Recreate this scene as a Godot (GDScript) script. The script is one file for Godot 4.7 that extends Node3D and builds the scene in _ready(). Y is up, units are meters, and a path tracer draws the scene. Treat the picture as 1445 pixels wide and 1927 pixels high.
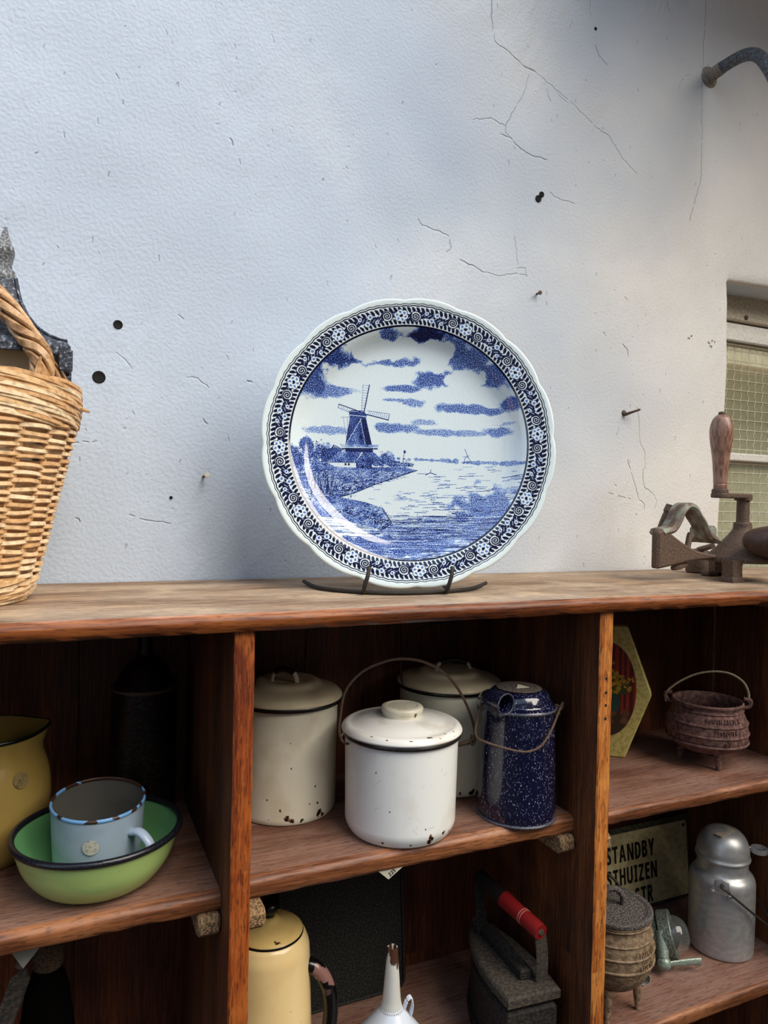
extends Node3D
# An old shelving unit of enamelware and ironware against a plastered wall, a blue and white charger on top.
# World: x along the shelves, y up (floor 0), z out of the wall (0 = front of the uprights). Metres.

var M := {}
var tops := {}
var wall_lump := FastNoiseLite.new()


func _ready() -> void:
	build_view()
	make_materials()
	build_wall()
	build_window()
	build_surroundings()
	build_shelving()
	build_plate()
	build_basket()
	build_lantern()
	build_grinder()
	build_lamp_arm()
	build_wall_fittings()
	build_canisters()
	build_speckled_can()
	build_left_bay()
	build_lower_left_bay()
	build_lower_middle_bay()
	build_right_bay()
	build_lower_right_bay()


func build_view() -> void:
	var cam := Camera3D.new()
	cam.name = "camera"
	var yaw := deg_to_rad(24.2)
	var dip := deg_to_rad(0.55)
	var fwd := Vector3(sin(yaw) * cos(dip), -sin(dip), -cos(yaw) * cos(dip))
	var right := Vector3(cos(yaw), 0, sin(yaw))
	var up := right.cross(fwd)
	var roll := 0.0212
	var r2 := right * cos(roll) + up * sin(roll)
	var u2 := up * cos(roll) - right * sin(roll)
	cam.transform = Transform3D(Basis(r2, u2, -fwd), Vector3(0, 1.4, 0.85))
	cam.fov = rad_to_deg(2.0 * atan(963.5 / 1345.0))
	cam.near = 0.02
	cam.far = 60.0
	add_child(cam)
	cam.current = true

	var env := Environment.new()
	env.tonemap_mode = Environment.TONE_MAPPER_LINEAR
	env.tonemap_exposure = 1.06
	env.background_mode = Environment.BG_SKY
	var sky := Sky.new()
	var sm := ProceduralSkyMaterial.new()
	sm.sky_top_color = Color(0.66, 0.73, 0.83)
	sm.sky_horizon_color = Color(0.80, 0.83, 0.86)
	sm.sky_energy_multiplier = 1.25
	sm.ground_bottom_color = Color(0.10, 0.09, 0.08)
	sm.ground_horizon_color = Color(0.25, 0.23, 0.21)
	sm.ground_energy_multiplier = 0.5
	sky.sky_material = sm
	env.sky = sky
	env.sdfgi_enabled = true
	env.ssao_enabled = true
	env.ssil_enabled = true
	var we := WorldEnvironment.new()
	we.name = "environment"
	we.environment = env
	add_child(we)

	# the bright part of an overcast sky, high in front and to the right
	var sun := DirectionalLight3D.new()
	sun.name = "overcast_sun"
	var towards := Vector3(0.55, 0.95, 0.85).normalized()
	sun.basis = Basis.looking_at(-towards, Vector3.UP)
	sun.light_color = Color(1.0, 0.955, 0.885)
	sun.light_energy = 1.42
	sun.light_angular_distance = 50.0
	sun.shadow_enabled = true
	sun.sky_mode = DirectionalLight3D.SKY_MODE_LIGHT_ONLY
	add_child(sun)


# ------------------------------------------------------------------ mesh building

class MB:
	var p := PackedVector3Array()
	var t := PackedVector2Array()

	func tri(a: Vector3, b: Vector3, c: Vector3, ua := Vector2.ZERO, ub := Vector2.ZERO, uc := Vector2.ZERO) -> void:
		p.append(a); p.append(b); p.append(c)
		t.append(ua); t.append(ub); t.append(uc)

	func quad(a: Vector3, b: Vector3, c: Vector3, d: Vector3, ua := Vector2.ZERO, ub := Vector2(1, 0), uc := Vector2(1, 1), ud := Vector2(0, 1)) -> void:
		tri(a, b, c, ua, ub, uc)
		tri(a, c, d, ua, uc, ud)

	func quadn(n: Vector3, a: Vector3, b: Vector3, c: Vector3, d: Vector3, ua := Vector2.ZERO, ub := Vector2(1, 0), uc := Vector2(1, 1), ud := Vector2(0, 1)) -> void:
		if (b - a).cross(c - a).dot(n) + (c - a).cross(d - a).dot(n) >= 0.0:
			quad(a, b, c, d, ua, ub, uc, ud)
		else:
			quad(d, c, b, a, ud, uc, ub, ua)

	func add(o: MB, x := Transform3D()) -> MB:
		for q in o.p:
			p.append(x * q)
		t.append_array(o.t)
		return self

	func volume() -> float:
		var v := 0.0
		for i in range(0, p.size(), 3):
			v += p[i].dot(p[i + 1].cross(p[i + 2]))
		return v

	func outward() -> MB:
		if volume() < 0.0:
			for i in range(0, p.size(), 3):
				var q := p[i + 1]
				p[i + 1] = p[i + 2]
				p[i + 2] = q
				var u := t[i + 1]
				t[i + 1] = t[i + 2]
				t[i + 2] = u
		return self

	func arrays(crease: float) -> Array:
		var n := p.size()
		var at := {}
		var key := PackedInt32Array()
		key.resize(n)
		var lists: Array[PackedInt32Array] = []
		for i in n:
			var k := Vector3i((p[i] * 40000.0).round())
			if not at.has(k):
				at[k] = lists.size()
				lists.append(PackedInt32Array())
			key[i] = at[k]
			lists[key[i]].append(i / 3)
		var fn := PackedVector3Array()
		var fu := PackedVector3Array()
		for i in range(0, n, 3):
			var c := (p[i + 1] - p[i]).cross(p[i + 2] - p[i])
			fn.append(c)
			fu.append(c.normalized())
		var cosc := cos(deg_to_rad(crease))
		var nn := PackedVector3Array()
		nn.resize(n)
		for i in n:
			var f := i / 3
			var s := Vector3.ZERO
			for g in lists[key[i]]:
				if fu[g].dot(fu[f]) >= cosc:
					s += fn[g]
			nn[i] = s.normalized() if s.length_squared() > 1e-24 else Vector3.UP
		var vp := PackedVector3Array()
		var vn := PackedVector3Array()
		var vt := PackedVector2Array()
		vp.resize(n); vn.resize(n); vt.resize(n)
		for i in range(0, n, 3):
			for k in 3:
				var from: int = i + [0, 2, 1][k]
				vp[i + k] = p[from]
				vn[i + k] = nn[from]
				vt[i + k] = t[from]
		var a := []
		a.resize(Mesh.ARRAY_MAX)
		a[Mesh.ARRAY_VERTEX] = vp
		a[Mesh.ARRAY_NORMAL] = vn
		a[Mesh.ARRAY_TEX_UV] = vt
		return a

	func mesh(crease := 38.0, closed := true) -> ArrayMesh:
		if closed:
			outward()
		var m := ArrayMesh.new()
		m.add_surface_from_arrays(Mesh.PRIMITIVE_TRIANGLES, arrays(crease))
		return m


func v2(x: float, y: float) -> Vector2:
	return Vector2(x, y)


func v3(x: float, y: float, z: float) -> Vector3:
	return Vector3(x, y, z)


# a turned shape: profile of (radius, height), a = 0 is towards +z
func lathe(prof: Array, seg := 64, warp: Variant = null, from := 0.0, sweep := TAU) -> MB:
	var b := MB.new()
	var len := PackedFloat32Array([0.0])
	for i in range(1, prof.size()):
		len.append(len[i - 1] + (prof[i] - prof[i - 1]).length())
	var total := maxf(len[len.size() - 1], 1e-6)
	var rows := []
	for j in seg + 1:
		var a := from + sweep * j / seg - PI
		var row := PackedVector3Array()
		for q in prof:
			var w := v3(q.x * sin(a), q.y, q.x * cos(a))
			if warp != null:
				w = warp.call(w, a, q)
			row.append(w)
		rows.append(row)
	if is_equal_approx(sweep, TAU):
		rows[seg] = rows[0]
	for j in seg:
		var r0: PackedVector3Array = rows[j]
		var r1: PackedVector3Array = rows[j + 1]
		for i in prof.size() - 1:
			var u0 := float(j) / seg
			var u1 := float(j + 1) / seg
			var s0 := len[i] / total
			var s1 := len[i + 1] / total
			if prof[i].x > 1e-6 and prof[i + 1].x > 1e-6:
				b.quad(r0[i], r1[i], r1[i + 1], r0[i + 1], v2(u0, s0), v2(u1, s0), v2(u1, s1), v2(u0, s1))
			elif prof[i].x > 1e-6:
				b.tri(r0[i], r1[i], r0[i + 1], v2(u0, s0), v2(u1, s0), v2(u0, s1))
			elif prof[i + 1].x > 1e-6:
				b.tri(r0[i], r1[i + 1], r0[i + 1], v2(u0, s0), v2(u1, s1), v2(u0, s1))
	return b


# rounds the corners of a profile; each point is (x, y) and rad the fillet radius (or a list of them)
func fillet(pts: Array, rad: Variant, steps := 4, closed := false) -> Array:
	var o := []
	var n := pts.size()
	for i in n:
		var r: float = rad[i] if rad is Array else rad
		if r <= 0.0 or (not closed and (i == 0 or i == n - 1)):
			o.append(pts[i])
			continue
		var a: Vector2 = pts[(i + n - 1) % n]
		var b: Vector2 = pts[i]
		var c: Vector2 = pts[(i + 1) % n]
		var d0 := (a - b).normalized()
		var d1 := (c - b).normalized()
		var l := minf(r, minf((a - b).length(), (c - b).length()) * 0.48)
		var s: Vector2 = b + d0 * l
		var e: Vector2 = b + d1 * l
		for k in steps + 1:
			var f := float(k) / steps
			o.append(s.lerp(b, f).lerp(b.lerp(e, f), f))
	return o


func smooth_path(pts: Array, steps := 6, closed := false) -> PackedVector3Array:
	var o := PackedVector3Array()
	var n := pts.size()
	for i in (n if closed else n - 1):
		var a: Vector3 = pts[(i - 1 + n) % n] if closed or i > 0 else pts[0] * 2.0 - pts[1]
		var b: Vector3 = pts[i]
		var c: Vector3 = pts[(i + 1) % n]
		var d: Vector3 = pts[(i + 2) % n] if closed or i + 2 < n else pts[n - 1] * 2.0 - pts[n - 2]
		for k in steps:
			o.append(b.cubic_interpolate(c, a, d, float(k) / steps))
	if not closed:
		o.append(pts[n - 1])
	return o


func frames(path: PackedVector3Array, up := Vector3.ZERO) -> Array:
	var o := []
	var n := path.size()
	var last := Vector3.ZERO
	for i in n:
		var d := (path[mini(i + 1, n - 1)] - path[maxi(i - 1, 0)]).normalized()
		var r: Vector3
		if up != Vector3.ZERO:
			r = up - d * up.dot(d)
		elif last == Vector3.ZERO:
			var h := Vector3.UP if absf(d.y) < 0.9 else Vector3.RIGHT
			r = h - d * h.dot(d)
		else:
			r = last - d * last.dot(d)
		r = r.normalized()
		last = r
		o.append([r, d.cross(r)])
	return o


# a round bar along a path; radius is a number or one per point
func tube(path: PackedVector3Array, radius: Variant, seg := 10, cap := true, squash := 1.0) -> MB:
	var b := MB.new()
	var fr := frames(path)
	var rings := []
	var len := 0.0
	var ls := PackedFloat32Array()
	for i in path.size():
		var r: float = radius if not (radius is Array or radius is PackedFloat32Array) else radius[i]
		var ring := PackedVector3Array()
		for j in seg:
			var a := TAU * j / seg
			ring.append(path[i] + fr[i][0] * cos(a) * r + fr[i][1] * sin(a) * r * squash)
		rings.append(ring)
		if i > 0:
			len += (path[i] - path[i - 1]).length()
		ls.append(len)
	for i in path.size() - 1:
		for j in seg:
			var k := (j + 1) % seg
			var u0 := float(j) / seg
			var u1 := float(j + 1) / seg
			b.quad(rings[i][j], rings[i][k], rings[i + 1][k], rings[i + 1][j], v2(u0, ls[i] / len), v2(u1, ls[i] / len), v2(u1, ls[i + 1] / len), v2(u0, ls[i + 1] / len))
	if cap:
		var e := path.size() - 1
		for j in seg:
			var k := (j + 1) % seg
			b.tri(path[0], rings[0][k], rings[0][j])
			b.tri(path[e], rings[e][j], rings[e][k], v2(0, 1), v2(0, 1), v2(0, 1))
	return b


# a flat strip w wide (along side) and th thick (along out) swept along a path
func strip(path: PackedVector3Array, outs: PackedVector3Array, w: float, th: float, closed := false, taper := false) -> MB:
	var b := MB.new()
	var n := path.size()
	var secs := []
	for i in n:
		var d: Vector3
		if closed:
			d = (path[(i + 1) % n] - path[(i - 1 + n) % n]).normalized()
		else:
			d = (path[mini(i + 1, n - 1)] - path[maxi(i - 1, 0)]).normalized()
		var o := (outs[i] - d * outs[i].dot(d)).normalized()
		var s := d.cross(o)
		var k := 1.0
		if taper:
			k = clampf(minf(i, n - 1 - i) / 2.0, 0.35, 1.0)
		var hw := w * 0.5 * k
		var ht := th * 0.5
		secs.append([path[i] + s * hw * 0.72 + o * ht, path[i] + s * hw - o * ht * 0.2, path[i] + s * hw * 0.8 - o * ht, path[i] - s * hw * 0.8 - o * ht, path[i] - s * hw - o * ht * 0.2, path[i] - s * hw * 0.72 + o * ht])
	var last := n if closed else n - 1
	for i in last:
		var a: Array = secs[i]
		var c: Array = secs[(i + 1) % n]
		for j in 6:
			var k := (j + 1) % 6
			b.quad(a[j], a[k], c[k], c[j], v2(i * 0.1, j / 6.0), v2(i * 0.1, (j + 1) / 6.0), v2(i * 0.1 + 0.1, (j + 1) / 6.0), v2(i * 0.1 + 0.1, j / 6.0))
	if not closed:
		for j in range(1, 5):
			b.tri(secs[0][0], secs[0][j + 1], secs[0][j])
			b.tri(secs[n - 1][0], secs[n - 1][j], secs[n - 1][j + 1])
	return b


# a flat outline (x, y) given thickness along z, with chamfered faces
func extrude(poly: Array, z0: float, z1: float, bev := 0.0) -> MB:
	var b := MB.new()
	var pts := PackedVector2Array(poly)
	var area := 0.0
	for i in pts.size():
		area += pts[i].cross(pts[(i + 1) % pts.size()])
	if area < 0.0:
		pts.reverse()
	var n := pts.size()
	var inn := PackedVector2Array()
	for i in n:
		var d0 := (pts[i] - pts[(i + n - 1) % n]).normalized()
		var d1 := (pts[(i + 1) % n] - pts[i]).normalized()
		var n0 := v2(d0.y, -d0.x)
		var m := (n0 + v2(d1.y, -d1.x)).normalized()
		inn.append(pts[i] - m * (bev / maxf(0.5, m.dot(n0))))
	var rings := [[pts, z0], [pts, z1]]
	if bev > 0.0:
		rings = [[inn, z0], [pts, z0 + bev], [pts, z1 - bev], [inn, z1]]
	for k in rings.size() - 1:
		var ra: PackedVector2Array = rings[k][0]
		var rb: PackedVector2Array = rings[k + 1][0]
		var za: float = rings[k][1]
		var zb: float = rings[k + 1][1]
		for i in n:
			var j := (i + 1) % n
			b.quad(v3(ra[i].x, ra[i].y, za), v3(ra[j].x, ra[j].y, za), v3(rb[j].x, rb[j].y, zb), v3(rb[i].x, rb[i].y, zb), v2(ra[i].x + ra[i].y, za), v2(ra[j].x + ra[j].y, za), v2(rb[j].x + rb[j].y, zb), v2(rb[i].x + rb[i].y, zb))
	var face := inn if bev > 0.0 else pts
	var ids := Geometry2D.triangulate_polygon(face)
	for i in range(0, ids.size(), 3):
		var a := face[ids[i]]
		var c := face[ids[i + 1]]
		var d := face[ids[i + 2]]
		if (c - a).cross(d - a) < 0.0:
			var s := c
			c = d
			d = s
		b.tri(v3(a.x, a.y, z1), v3(c.x, c.y, z1), v3(d.x, d.y, z1), a, c, d)
		b.tri(v3(a.x, a.y, z0), v3(d.x, d.y, z0), v3(c.x, c.y, z0), a, d, c)
	return b


func box(size: Vector3, bev := 0.002) -> MB:
	var h := size * 0.5
	bev = minf(bev, minf(h.x, minf(h.y, h.z)) * 0.8)
	var q := []
	for s in [[1, 1], [-1, 1], [-1, -1], [1, -1]]:
		var a := v2(s[0] * h.x, s[1] * (h.y - bev))
		var c := v2(s[0] * (h.x - bev), s[1] * h.y)
		if s[0] * s[1] > 0:
			q.append(a); q.append(c)
		else:
			q.append(c); q.append(a)
	return extrude(q, -h.z, h.z, bev)


func arc(c: Vector2, r: float, a0: float, a1: float, n := 10) -> Array:
	var o := []
	for i in n + 1:
		var a := lerpf(a0, a1, float(i) / n)
		o.append(c + Vector2(cos(a), sin(a)) * r)
	return o


# ------------------------------------------------------------------ naming

func numbered(called: String) -> String:
	if not tops.has(called):
		tops[called] = 0
		return called
	tops[called] += 1
	return "%s_%03d" % [called, tops[called]]


func thing(called: String, label: String, category: String, at := Vector3.ZERO, turn := 0.0, group := "") -> Node3D:
	var o := Node3D.new()
	o.name = numbered(called)
	o.position = at
	o.rotation.y = turn
	tag(o, label, category, group)
	add_child(o, true)
	return o


func tag(o: Node3D, label: String, category: String, group := "") -> void:
	o.set_meta("label", label)
	o.set_meta("category", category)
	if group:
		o.set_meta("group", group)


func part(b: Variant, called: String, m: Material, parent: Node3D, x := Transform3D(), crease := 38.0, closed := true) -> MeshInstance3D:
	var o := MeshInstance3D.new()
	o.name = called
	o.mesh = b.mesh(crease, closed) if b is MB else b
	o.material_override = m
	o.transform = x
	parent.add_child(o, true)
	return o


func structure(o: Node3D, label: String, category: String) -> Node3D:
	o.set_meta("kind", "structure")
	o.set_meta("label", label)
	o.set_meta("category", category)
	return o


func moved(x: float, y: float, z: float) -> Transform3D:
	return Transform3D(Basis(), v3(x, y, z))


# raised letters set one by one by a function that gives each its place
func lettering(text: String, height: float, depth: float, narrow: float, place: Callable) -> MB:
	var b := MB.new()
	var font := SystemFont.new()
	font.font_names = PackedStringArray(["Droid Sans"])
	font.font_weight = 700
	var pen := 0.0
	var chars := []
	for i in text.length():
		var ch := text[i]
		if ch == " ":
			pen += height * 0.35 * narrow
			continue
		var tm := TextMesh.new()
		tm.font = font
		tm.text = ch
		tm.font_size = 32
		tm.pixel_size = height / 23.0
		tm.depth = depth
		tm.curve_step = 2.0
		var a := tm.get_mesh_arrays()
		var vs: PackedVector3Array = a[Mesh.ARRAY_VERTEX]
		var ix: PackedInt32Array = a[Mesh.ARRAY_INDEX]
		var lo := INF
		var hi := -INF
		for q in vs:
			lo = minf(lo, q.x)
			hi = maxf(hi, q.x)
		var c := MB.new()
		for k in range(0, ix.size(), 3):
			var q0 := vs[ix[k]]
			var q1 := vs[ix[k + 2]]
			var q2 := vs[ix[k + 1]]
			var sh := v3((lo + hi) * 0.5, 0, 0)
			c.tri((q0 - sh) * v3(narrow, 1, 1), (q1 - sh) * v3(narrow, 1, 1), (q2 - sh) * v3(narrow, 1, 1))
		var w := (hi - lo) * narrow
		chars.append([c, pen + w * 0.5])
		pen += w + height * 0.14
	for c in chars:
		var at: float = c[1] - pen * 0.5
		b.add(c[0], place.call(at))
	return b


# ------------------------------------------------------------------ materials

func mat(c: Color, rough := 0.6, metal := 0.0, tex: Texture2D = null) -> StandardMaterial3D:
	var m := StandardMaterial3D.new()
	m.albedo_color = c
	m.roughness = rough
	m.metallic = metal
	if tex:
		m.albedo_texture = tex
	return m


func ramp_noise(seed_: int, freq: float, stops: Array, octaves := 5, size := 512) -> NoiseTexture2D:
	var n := FastNoiseLite.new()
	n.seed = seed_
	n.noise_type = FastNoiseLite.TYPE_SIMPLEX_SMOOTH
	n.frequency = freq
	n.fractal_octaves = octaves
	var t := NoiseTexture2D.new()
	t.width = size
	t.height = size
	t.seamless = true
	t.noise = n
	if stops.size():
		var g := Gradient.new()
		var off := PackedFloat32Array()
		var cols := PackedColorArray()
		for s in stops:
			off.append(s[0])
			cols.append(s[1])
		g.offsets = off
		g.colors = cols
		t.color_ramp = g
	return t


func mottled(seed_: int, freq: float, stops: Array, rough: float, metal: float, scale: float, relief := 0.0) -> StandardMaterial3D:
	var m := mat(Color.WHITE, rough, metal, ramp_noise(seed_, freq, stops))
	m.uv1_triplanar = true
	m.uv1_scale = Vector3.ONE * scale
	if relief > 0.0:
		m.heightmap_enabled = true
		m.heightmap_texture = M.grit
		m.heightmap_scale = relief
	return m


func noise_bytes(seed_: int, w: int, h: int, fw: int, fh: int, freq: float, octaves := 4) -> PackedByteArray:
	# noise made on a fw x fh picture and stretched to w x h
	var n := FastNoiseLite.new()
	n.seed = seed_
	n.noise_type = FastNoiseLite.TYPE_SIMPLEX_SMOOTH
	n.frequency = freq
	n.fractal_octaves = octaves
	var im := n.get_image(fw, fh)
	if fw != w or fh != h:
		im.resize(w, h, Image.INTERPOLATE_CUBIC)
	im.convert(Image.FORMAT_L8)
	return im.get_data()


# boards: grain runs along the picture's width; row_tint(v) may lay another colour by height
func wood_image(w: int, h: int, seed_: int, dark: Color, mid: Color, light: Color, dust: Color, dust_rows: Callable, wear := 0.0) -> ImageTexture:
	var broad := noise_bytes(seed_, w, h, w / 24, h / 3, 0.035, 3)
	var fine := noise_bytes(seed_ + 1, w, h, w / 20, h, 0.16, 3)
	var pore := noise_bytes(seed_ + 2, w, h, w / 9, h, 0.33, 2)
	var blot := noise_bytes(seed_ + 3, w, h, w / 4, h / 4, 0.018, 4)
	var d := PackedByteArray()
	d.resize(w * h * 3)
	for y in h:
		var share: float = dust_rows.call(float(y) / h)
		for x in w:
			var i := y * w + x
			var g := (broad[i] * 0.45 + fine[i] * 0.55) / 255.0
			g = clampf((g - 0.5) * 1.5 + 0.5, 0.0, 1.0)
			var c := dark.lerp(mid, g * 2.0) if g < 0.5 else mid.lerp(light, g * 2.0 - 1.0)
			var b := blot[i] / 255.0
			if share > 0.0:
				c = c.lerp(dust, clampf(share * (0.55 + (b - 0.5) * 1.4 + (g - 0.5) * 0.8), 0.0, 0.95))
			if wear > 0.0 and b > 0.62:
				c = c.lerp(light, clampf((b - 0.62) * 6.0 * wear, 0.0, 0.7))
			var p := pore[i] / 255.0
			if p < 0.36:
				c = c.darkened(clampf((0.36 - p) * 2.2, 0.0, 0.28))
			d[i * 3] = int(clampf(c.r, 0, 1) * 255)
			d[i * 3 + 1] = int(clampf(c.g, 0, 1) * 255)
			d[i * 3 + 2] = int(clampf(c.b, 0, 1) * 255)
	var im := Image.create_from_data(w, h, false, Image.FORMAT_RGB8, d)
	return ImageTexture.create_from_image(im)


func wood_mat(tex: Texture2D, rough: float, relief: float) -> StandardMaterial3D:
	var m := mat(Color.WHITE, rough, 0.0, tex)
	m.heightmap_enabled = true
	m.heightmap_texture = tex
	m.heightmap_scale = relief
	return m


func blob(im: Image, cx: float, cy: float, r: float, c: Color, seed_: int, rag := 0.4) -> void:
	var g := RandomNumberGenerator.new()
	g.seed = seed_
	var ph := [g.randf() * TAU, g.randf() * TAU, g.randf() * TAU]
	var w := im.get_width()
	var h := im.get_height()
	var e := int(ceil(r * 1.8))
	for y in range(maxi(0, int(cy) - e), mini(h, int(cy) + e + 1)):
		for x in range(int(cx) - e, int(cx) + e + 1):
			var dx := x - cx
			var dy := y - cy
			var a := atan2(dy, dx)
			var rr := r * (1.0 + rag * (0.5 * sin(a * 2.0 + ph[0]) + 0.35 * sin(a * 3.0 + ph[1]) + 0.25 * sin(a * 7.0 + ph[2])))
			var k := clampf(rr - sqrt(dx * dx + dy * dy) + 0.5, 0.0, 1.0)
			if k > 0.0:
				var xx := posmod(x, w)
				im.set_pixel(xx, y, im.get_pixel(xx, y).lerp(c, k * c.a))


func stroke(im: Image, a: Vector2, b: Vector2, wd: float, c: Color) -> void:
	var w := im.get_width()
	var h := im.get_height()
	var l := maxf((b - a).length(), 0.001)
	var d := (b - a) / l
	var e := wd + 1.0
	for y in range(maxi(0, int(minf(a.y, b.y) - e)), mini(h, int(maxf(a.y, b.y) + e) + 1)):
		for x in range(maxi(0, int(minf(a.x, b.x) - e)), mini(w, int(maxf(a.x, b.x) + e) + 1)):
			var q := Vector2(x, y) - a
			var s := clampf(q.dot(d), 0.0, l)
			var k := clampf(wd * 0.5 + 0.5 - (q - d * s).length(), 0.0, 1.0)
			if k > 0.0:
				im.set_pixel(x, y, im.get_pixel(x, y).lerp(c, k * c.a))


# enamel with rusty chips; chips = [[u, v, radius in pixels], ...]
func enamel(seed_: int, base: Color, stain: Color, chips: Array, specks: int, scratches: int, w := 1024, h := 832) -> ImageTexture:
	var g := RandomNumberGenerator.new()
	g.seed = seed_
	var im := Image.create(w, h, false, Image.FORMAT_RGB8)
	im.fill(base)
	var nb := noise_bytes(seed_, w, h, w / 4, h / 4, 0.02, 4)
	var d := im.get_data()
	for i in w * h:
		var k := clampf((nb[i] / 255.0 - 0.52) * 0.5, 0.0, 0.15)
		if k > 0.01:
			d[i * 3] = int(lerpf(d[i * 3], stain.r * 255, k))
			d[i * 3 + 1] = int(lerpf(d[i * 3 + 1], stain.g * 255, k))
			d[i * 3 + 2] = int(lerpf(d[i * 3 + 2], stain.b * 255, k))
	im = Image.create_from_data(w, h, false, Image.FORMAT_RGB8, d)
	for i in specks:
		blob(im, g.randf() * w, g.randf() * h, g.randf_range(0.6, 1.8), Color(0.25, 0.18, 0.13, g.randf_range(0.3, 0.9)), g.randi())
	for i in scratches:
		var a := v2(g.randf() * w, g.randf() * h)
		var an := g.randf_range(-0.8, 0.8) + (PI / 2 if g.randf() < 0.6 else 0.0)
		stroke(im, a, a + v2(cos(an), sin(an)) * g.randf_range(5, 22), 1.0, Color(0.42, 0.40, 0.37, g.randf_range(0.12, 0.42)))
	for c in chips:
		blob(im, c[0] * w, c[1] * h, c[2] * 1.25, Color(0.45, 0.27, 0.15, 0.8), g.randi(), 0.6)
		blob(im, c[0] * w, c[1] * h, c[2], Color(0.10, 0.075, 0.065), g.randi(), 0.6)
	return ImageTexture.create_from_image(im)


func make_materials() -> void:
	M.grit = ramp_noise(11, 0.06, [], 5)
	make_woods()
	M.iron = mottled(21, 0.022, [[0.2, Color(0.29, 0.23, 0.19)], [0.5, Color(0.37, 0.30, 0.25)], [0.8, Color(0.45, 0.355, 0.29)]], 0.7, 0.25, 16.0, 0.05)
	M.rust = mottled(22, 0.02, [[0.2, Color(0.24, 0.16, 0.14)], [0.5, Color(0.42, 0.30, 0.27)], [0.75, Color(0.54, 0.40, 0.36)]], 0.85, 0.1, 9.0, 0.07)
	M.pot_tan = mottled(23, 0.02, [[0.2, Color(0.34, 0.27, 0.20)], [0.5, Color(0.52, 0.43, 0.33)], [0.8, Color(0.62, 0.53, 0.42)]], 0.7, 0.1, 8.0, 0.08)
	M.pot_lid = mottled(24, 0.05, [[0.25, Color(0.15, 0.13, 0.12)], [0.5, Color(0.36, 0.33, 0.31)], [0.8, Color(0.46, 0.43, 0.40)]], 0.9, 0.0, 9.0, 0.25)
	M.dark_iron = mottled(25, 0.03, [[0.2, Color(0.055, 0.05, 0.045)], [0.5, Color(0.15, 0.135, 0.12)], [0.8, Color(0.23, 0.20, 0.175)]], 0.8, 0.2, 8.0, 0.1)
	M.dusty_iron = mottled(26, 0.03, [[0.2, Color(0.17, 0.15, 0.12)], [0.5, Color(0.25, 0.22, 0.185)], [0.8, Color(0.33, 0.28, 0.235)]], 0.9, 0.0, 8.0, 0.1)
	M.wire = mottled(27, 0.03, [[0.2, Color(0.16, 0.11, 0.08)], [0.5, Color(0.34, 0.26, 0.21)], [0.8, Color(0.46, 0.38, 0.32)]], 0.6, 0.4, 30.0)
	M.black_wire = mottled(28, 0.03, [[0.2, Color(0.07, 0.06, 0.055)], [0.5, Color(0.16, 0.145, 0.13)], [0.8, Color(0.34, 0.30, 0.26)]], 0.6, 0.4, 30.0, 0.05)
	M.black = mat(Color(0.05, 0.045, 0.045), 0.25)
	M.dark = mat(Color(0.045, 0.035, 0.03), 0.9)
	M.paper = mat(Color(0.74, 0.72, 0.64), 0.9)


func sticker(seed_: int, base: Color, ink: Color) -> StandardMaterial3D:
	# a small round paper label, its writing rubbed away to scribbles
	var im := Image.create(96, 96, false, Image.FORMAT_RGB8)
	im.fill(base)
	var g := RandomNumberGenerator.new()
	g.seed = seed_
	for i in 26:
		var a := v2(g.randf_range(10, 86), g.randf_range(10, 86))
		stroke(im, a, a + v2(g.randf_range(-14, 14), g.randf_range(-14, 14)), g.randf_range(2, 4), Color(ink, g.randf_range(0.4, 0.9)))
	return mat(Color.WHITE, 0.85, 0.0, ImageTexture.create_from_image(im))


# ------------------------------------------------------------------ the wall, its window, the yard

const WALL_Z := -0.372
const WALL_RIGHT := 3.4
const WIN_RIGHT := 2.30
const WIN_SILL := 0.95


func win_left(y: float) -> float:
	# the hand-plastered edge of the opening is not straight
	var pts := [v2(0.0, 1.40), v2(1.28, 1.4238), v2(1.50, 1.436), v2(1.735, 1.4427), v2(1.90, 1.4420), v2(1.955, 1.437), v2(3.2, 1.437)]
	for i in pts.size() - 1:
		if y <= pts[i + 1].x:
			return lerpf(pts[i].y, pts[i + 1].y, (y - pts[i].x) / (pts[i + 1].x - pts[i].x))
	return 1.437


func win_top(x: float) -> float:
	return 1.949 + (x - 1.44) * 0.03


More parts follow.
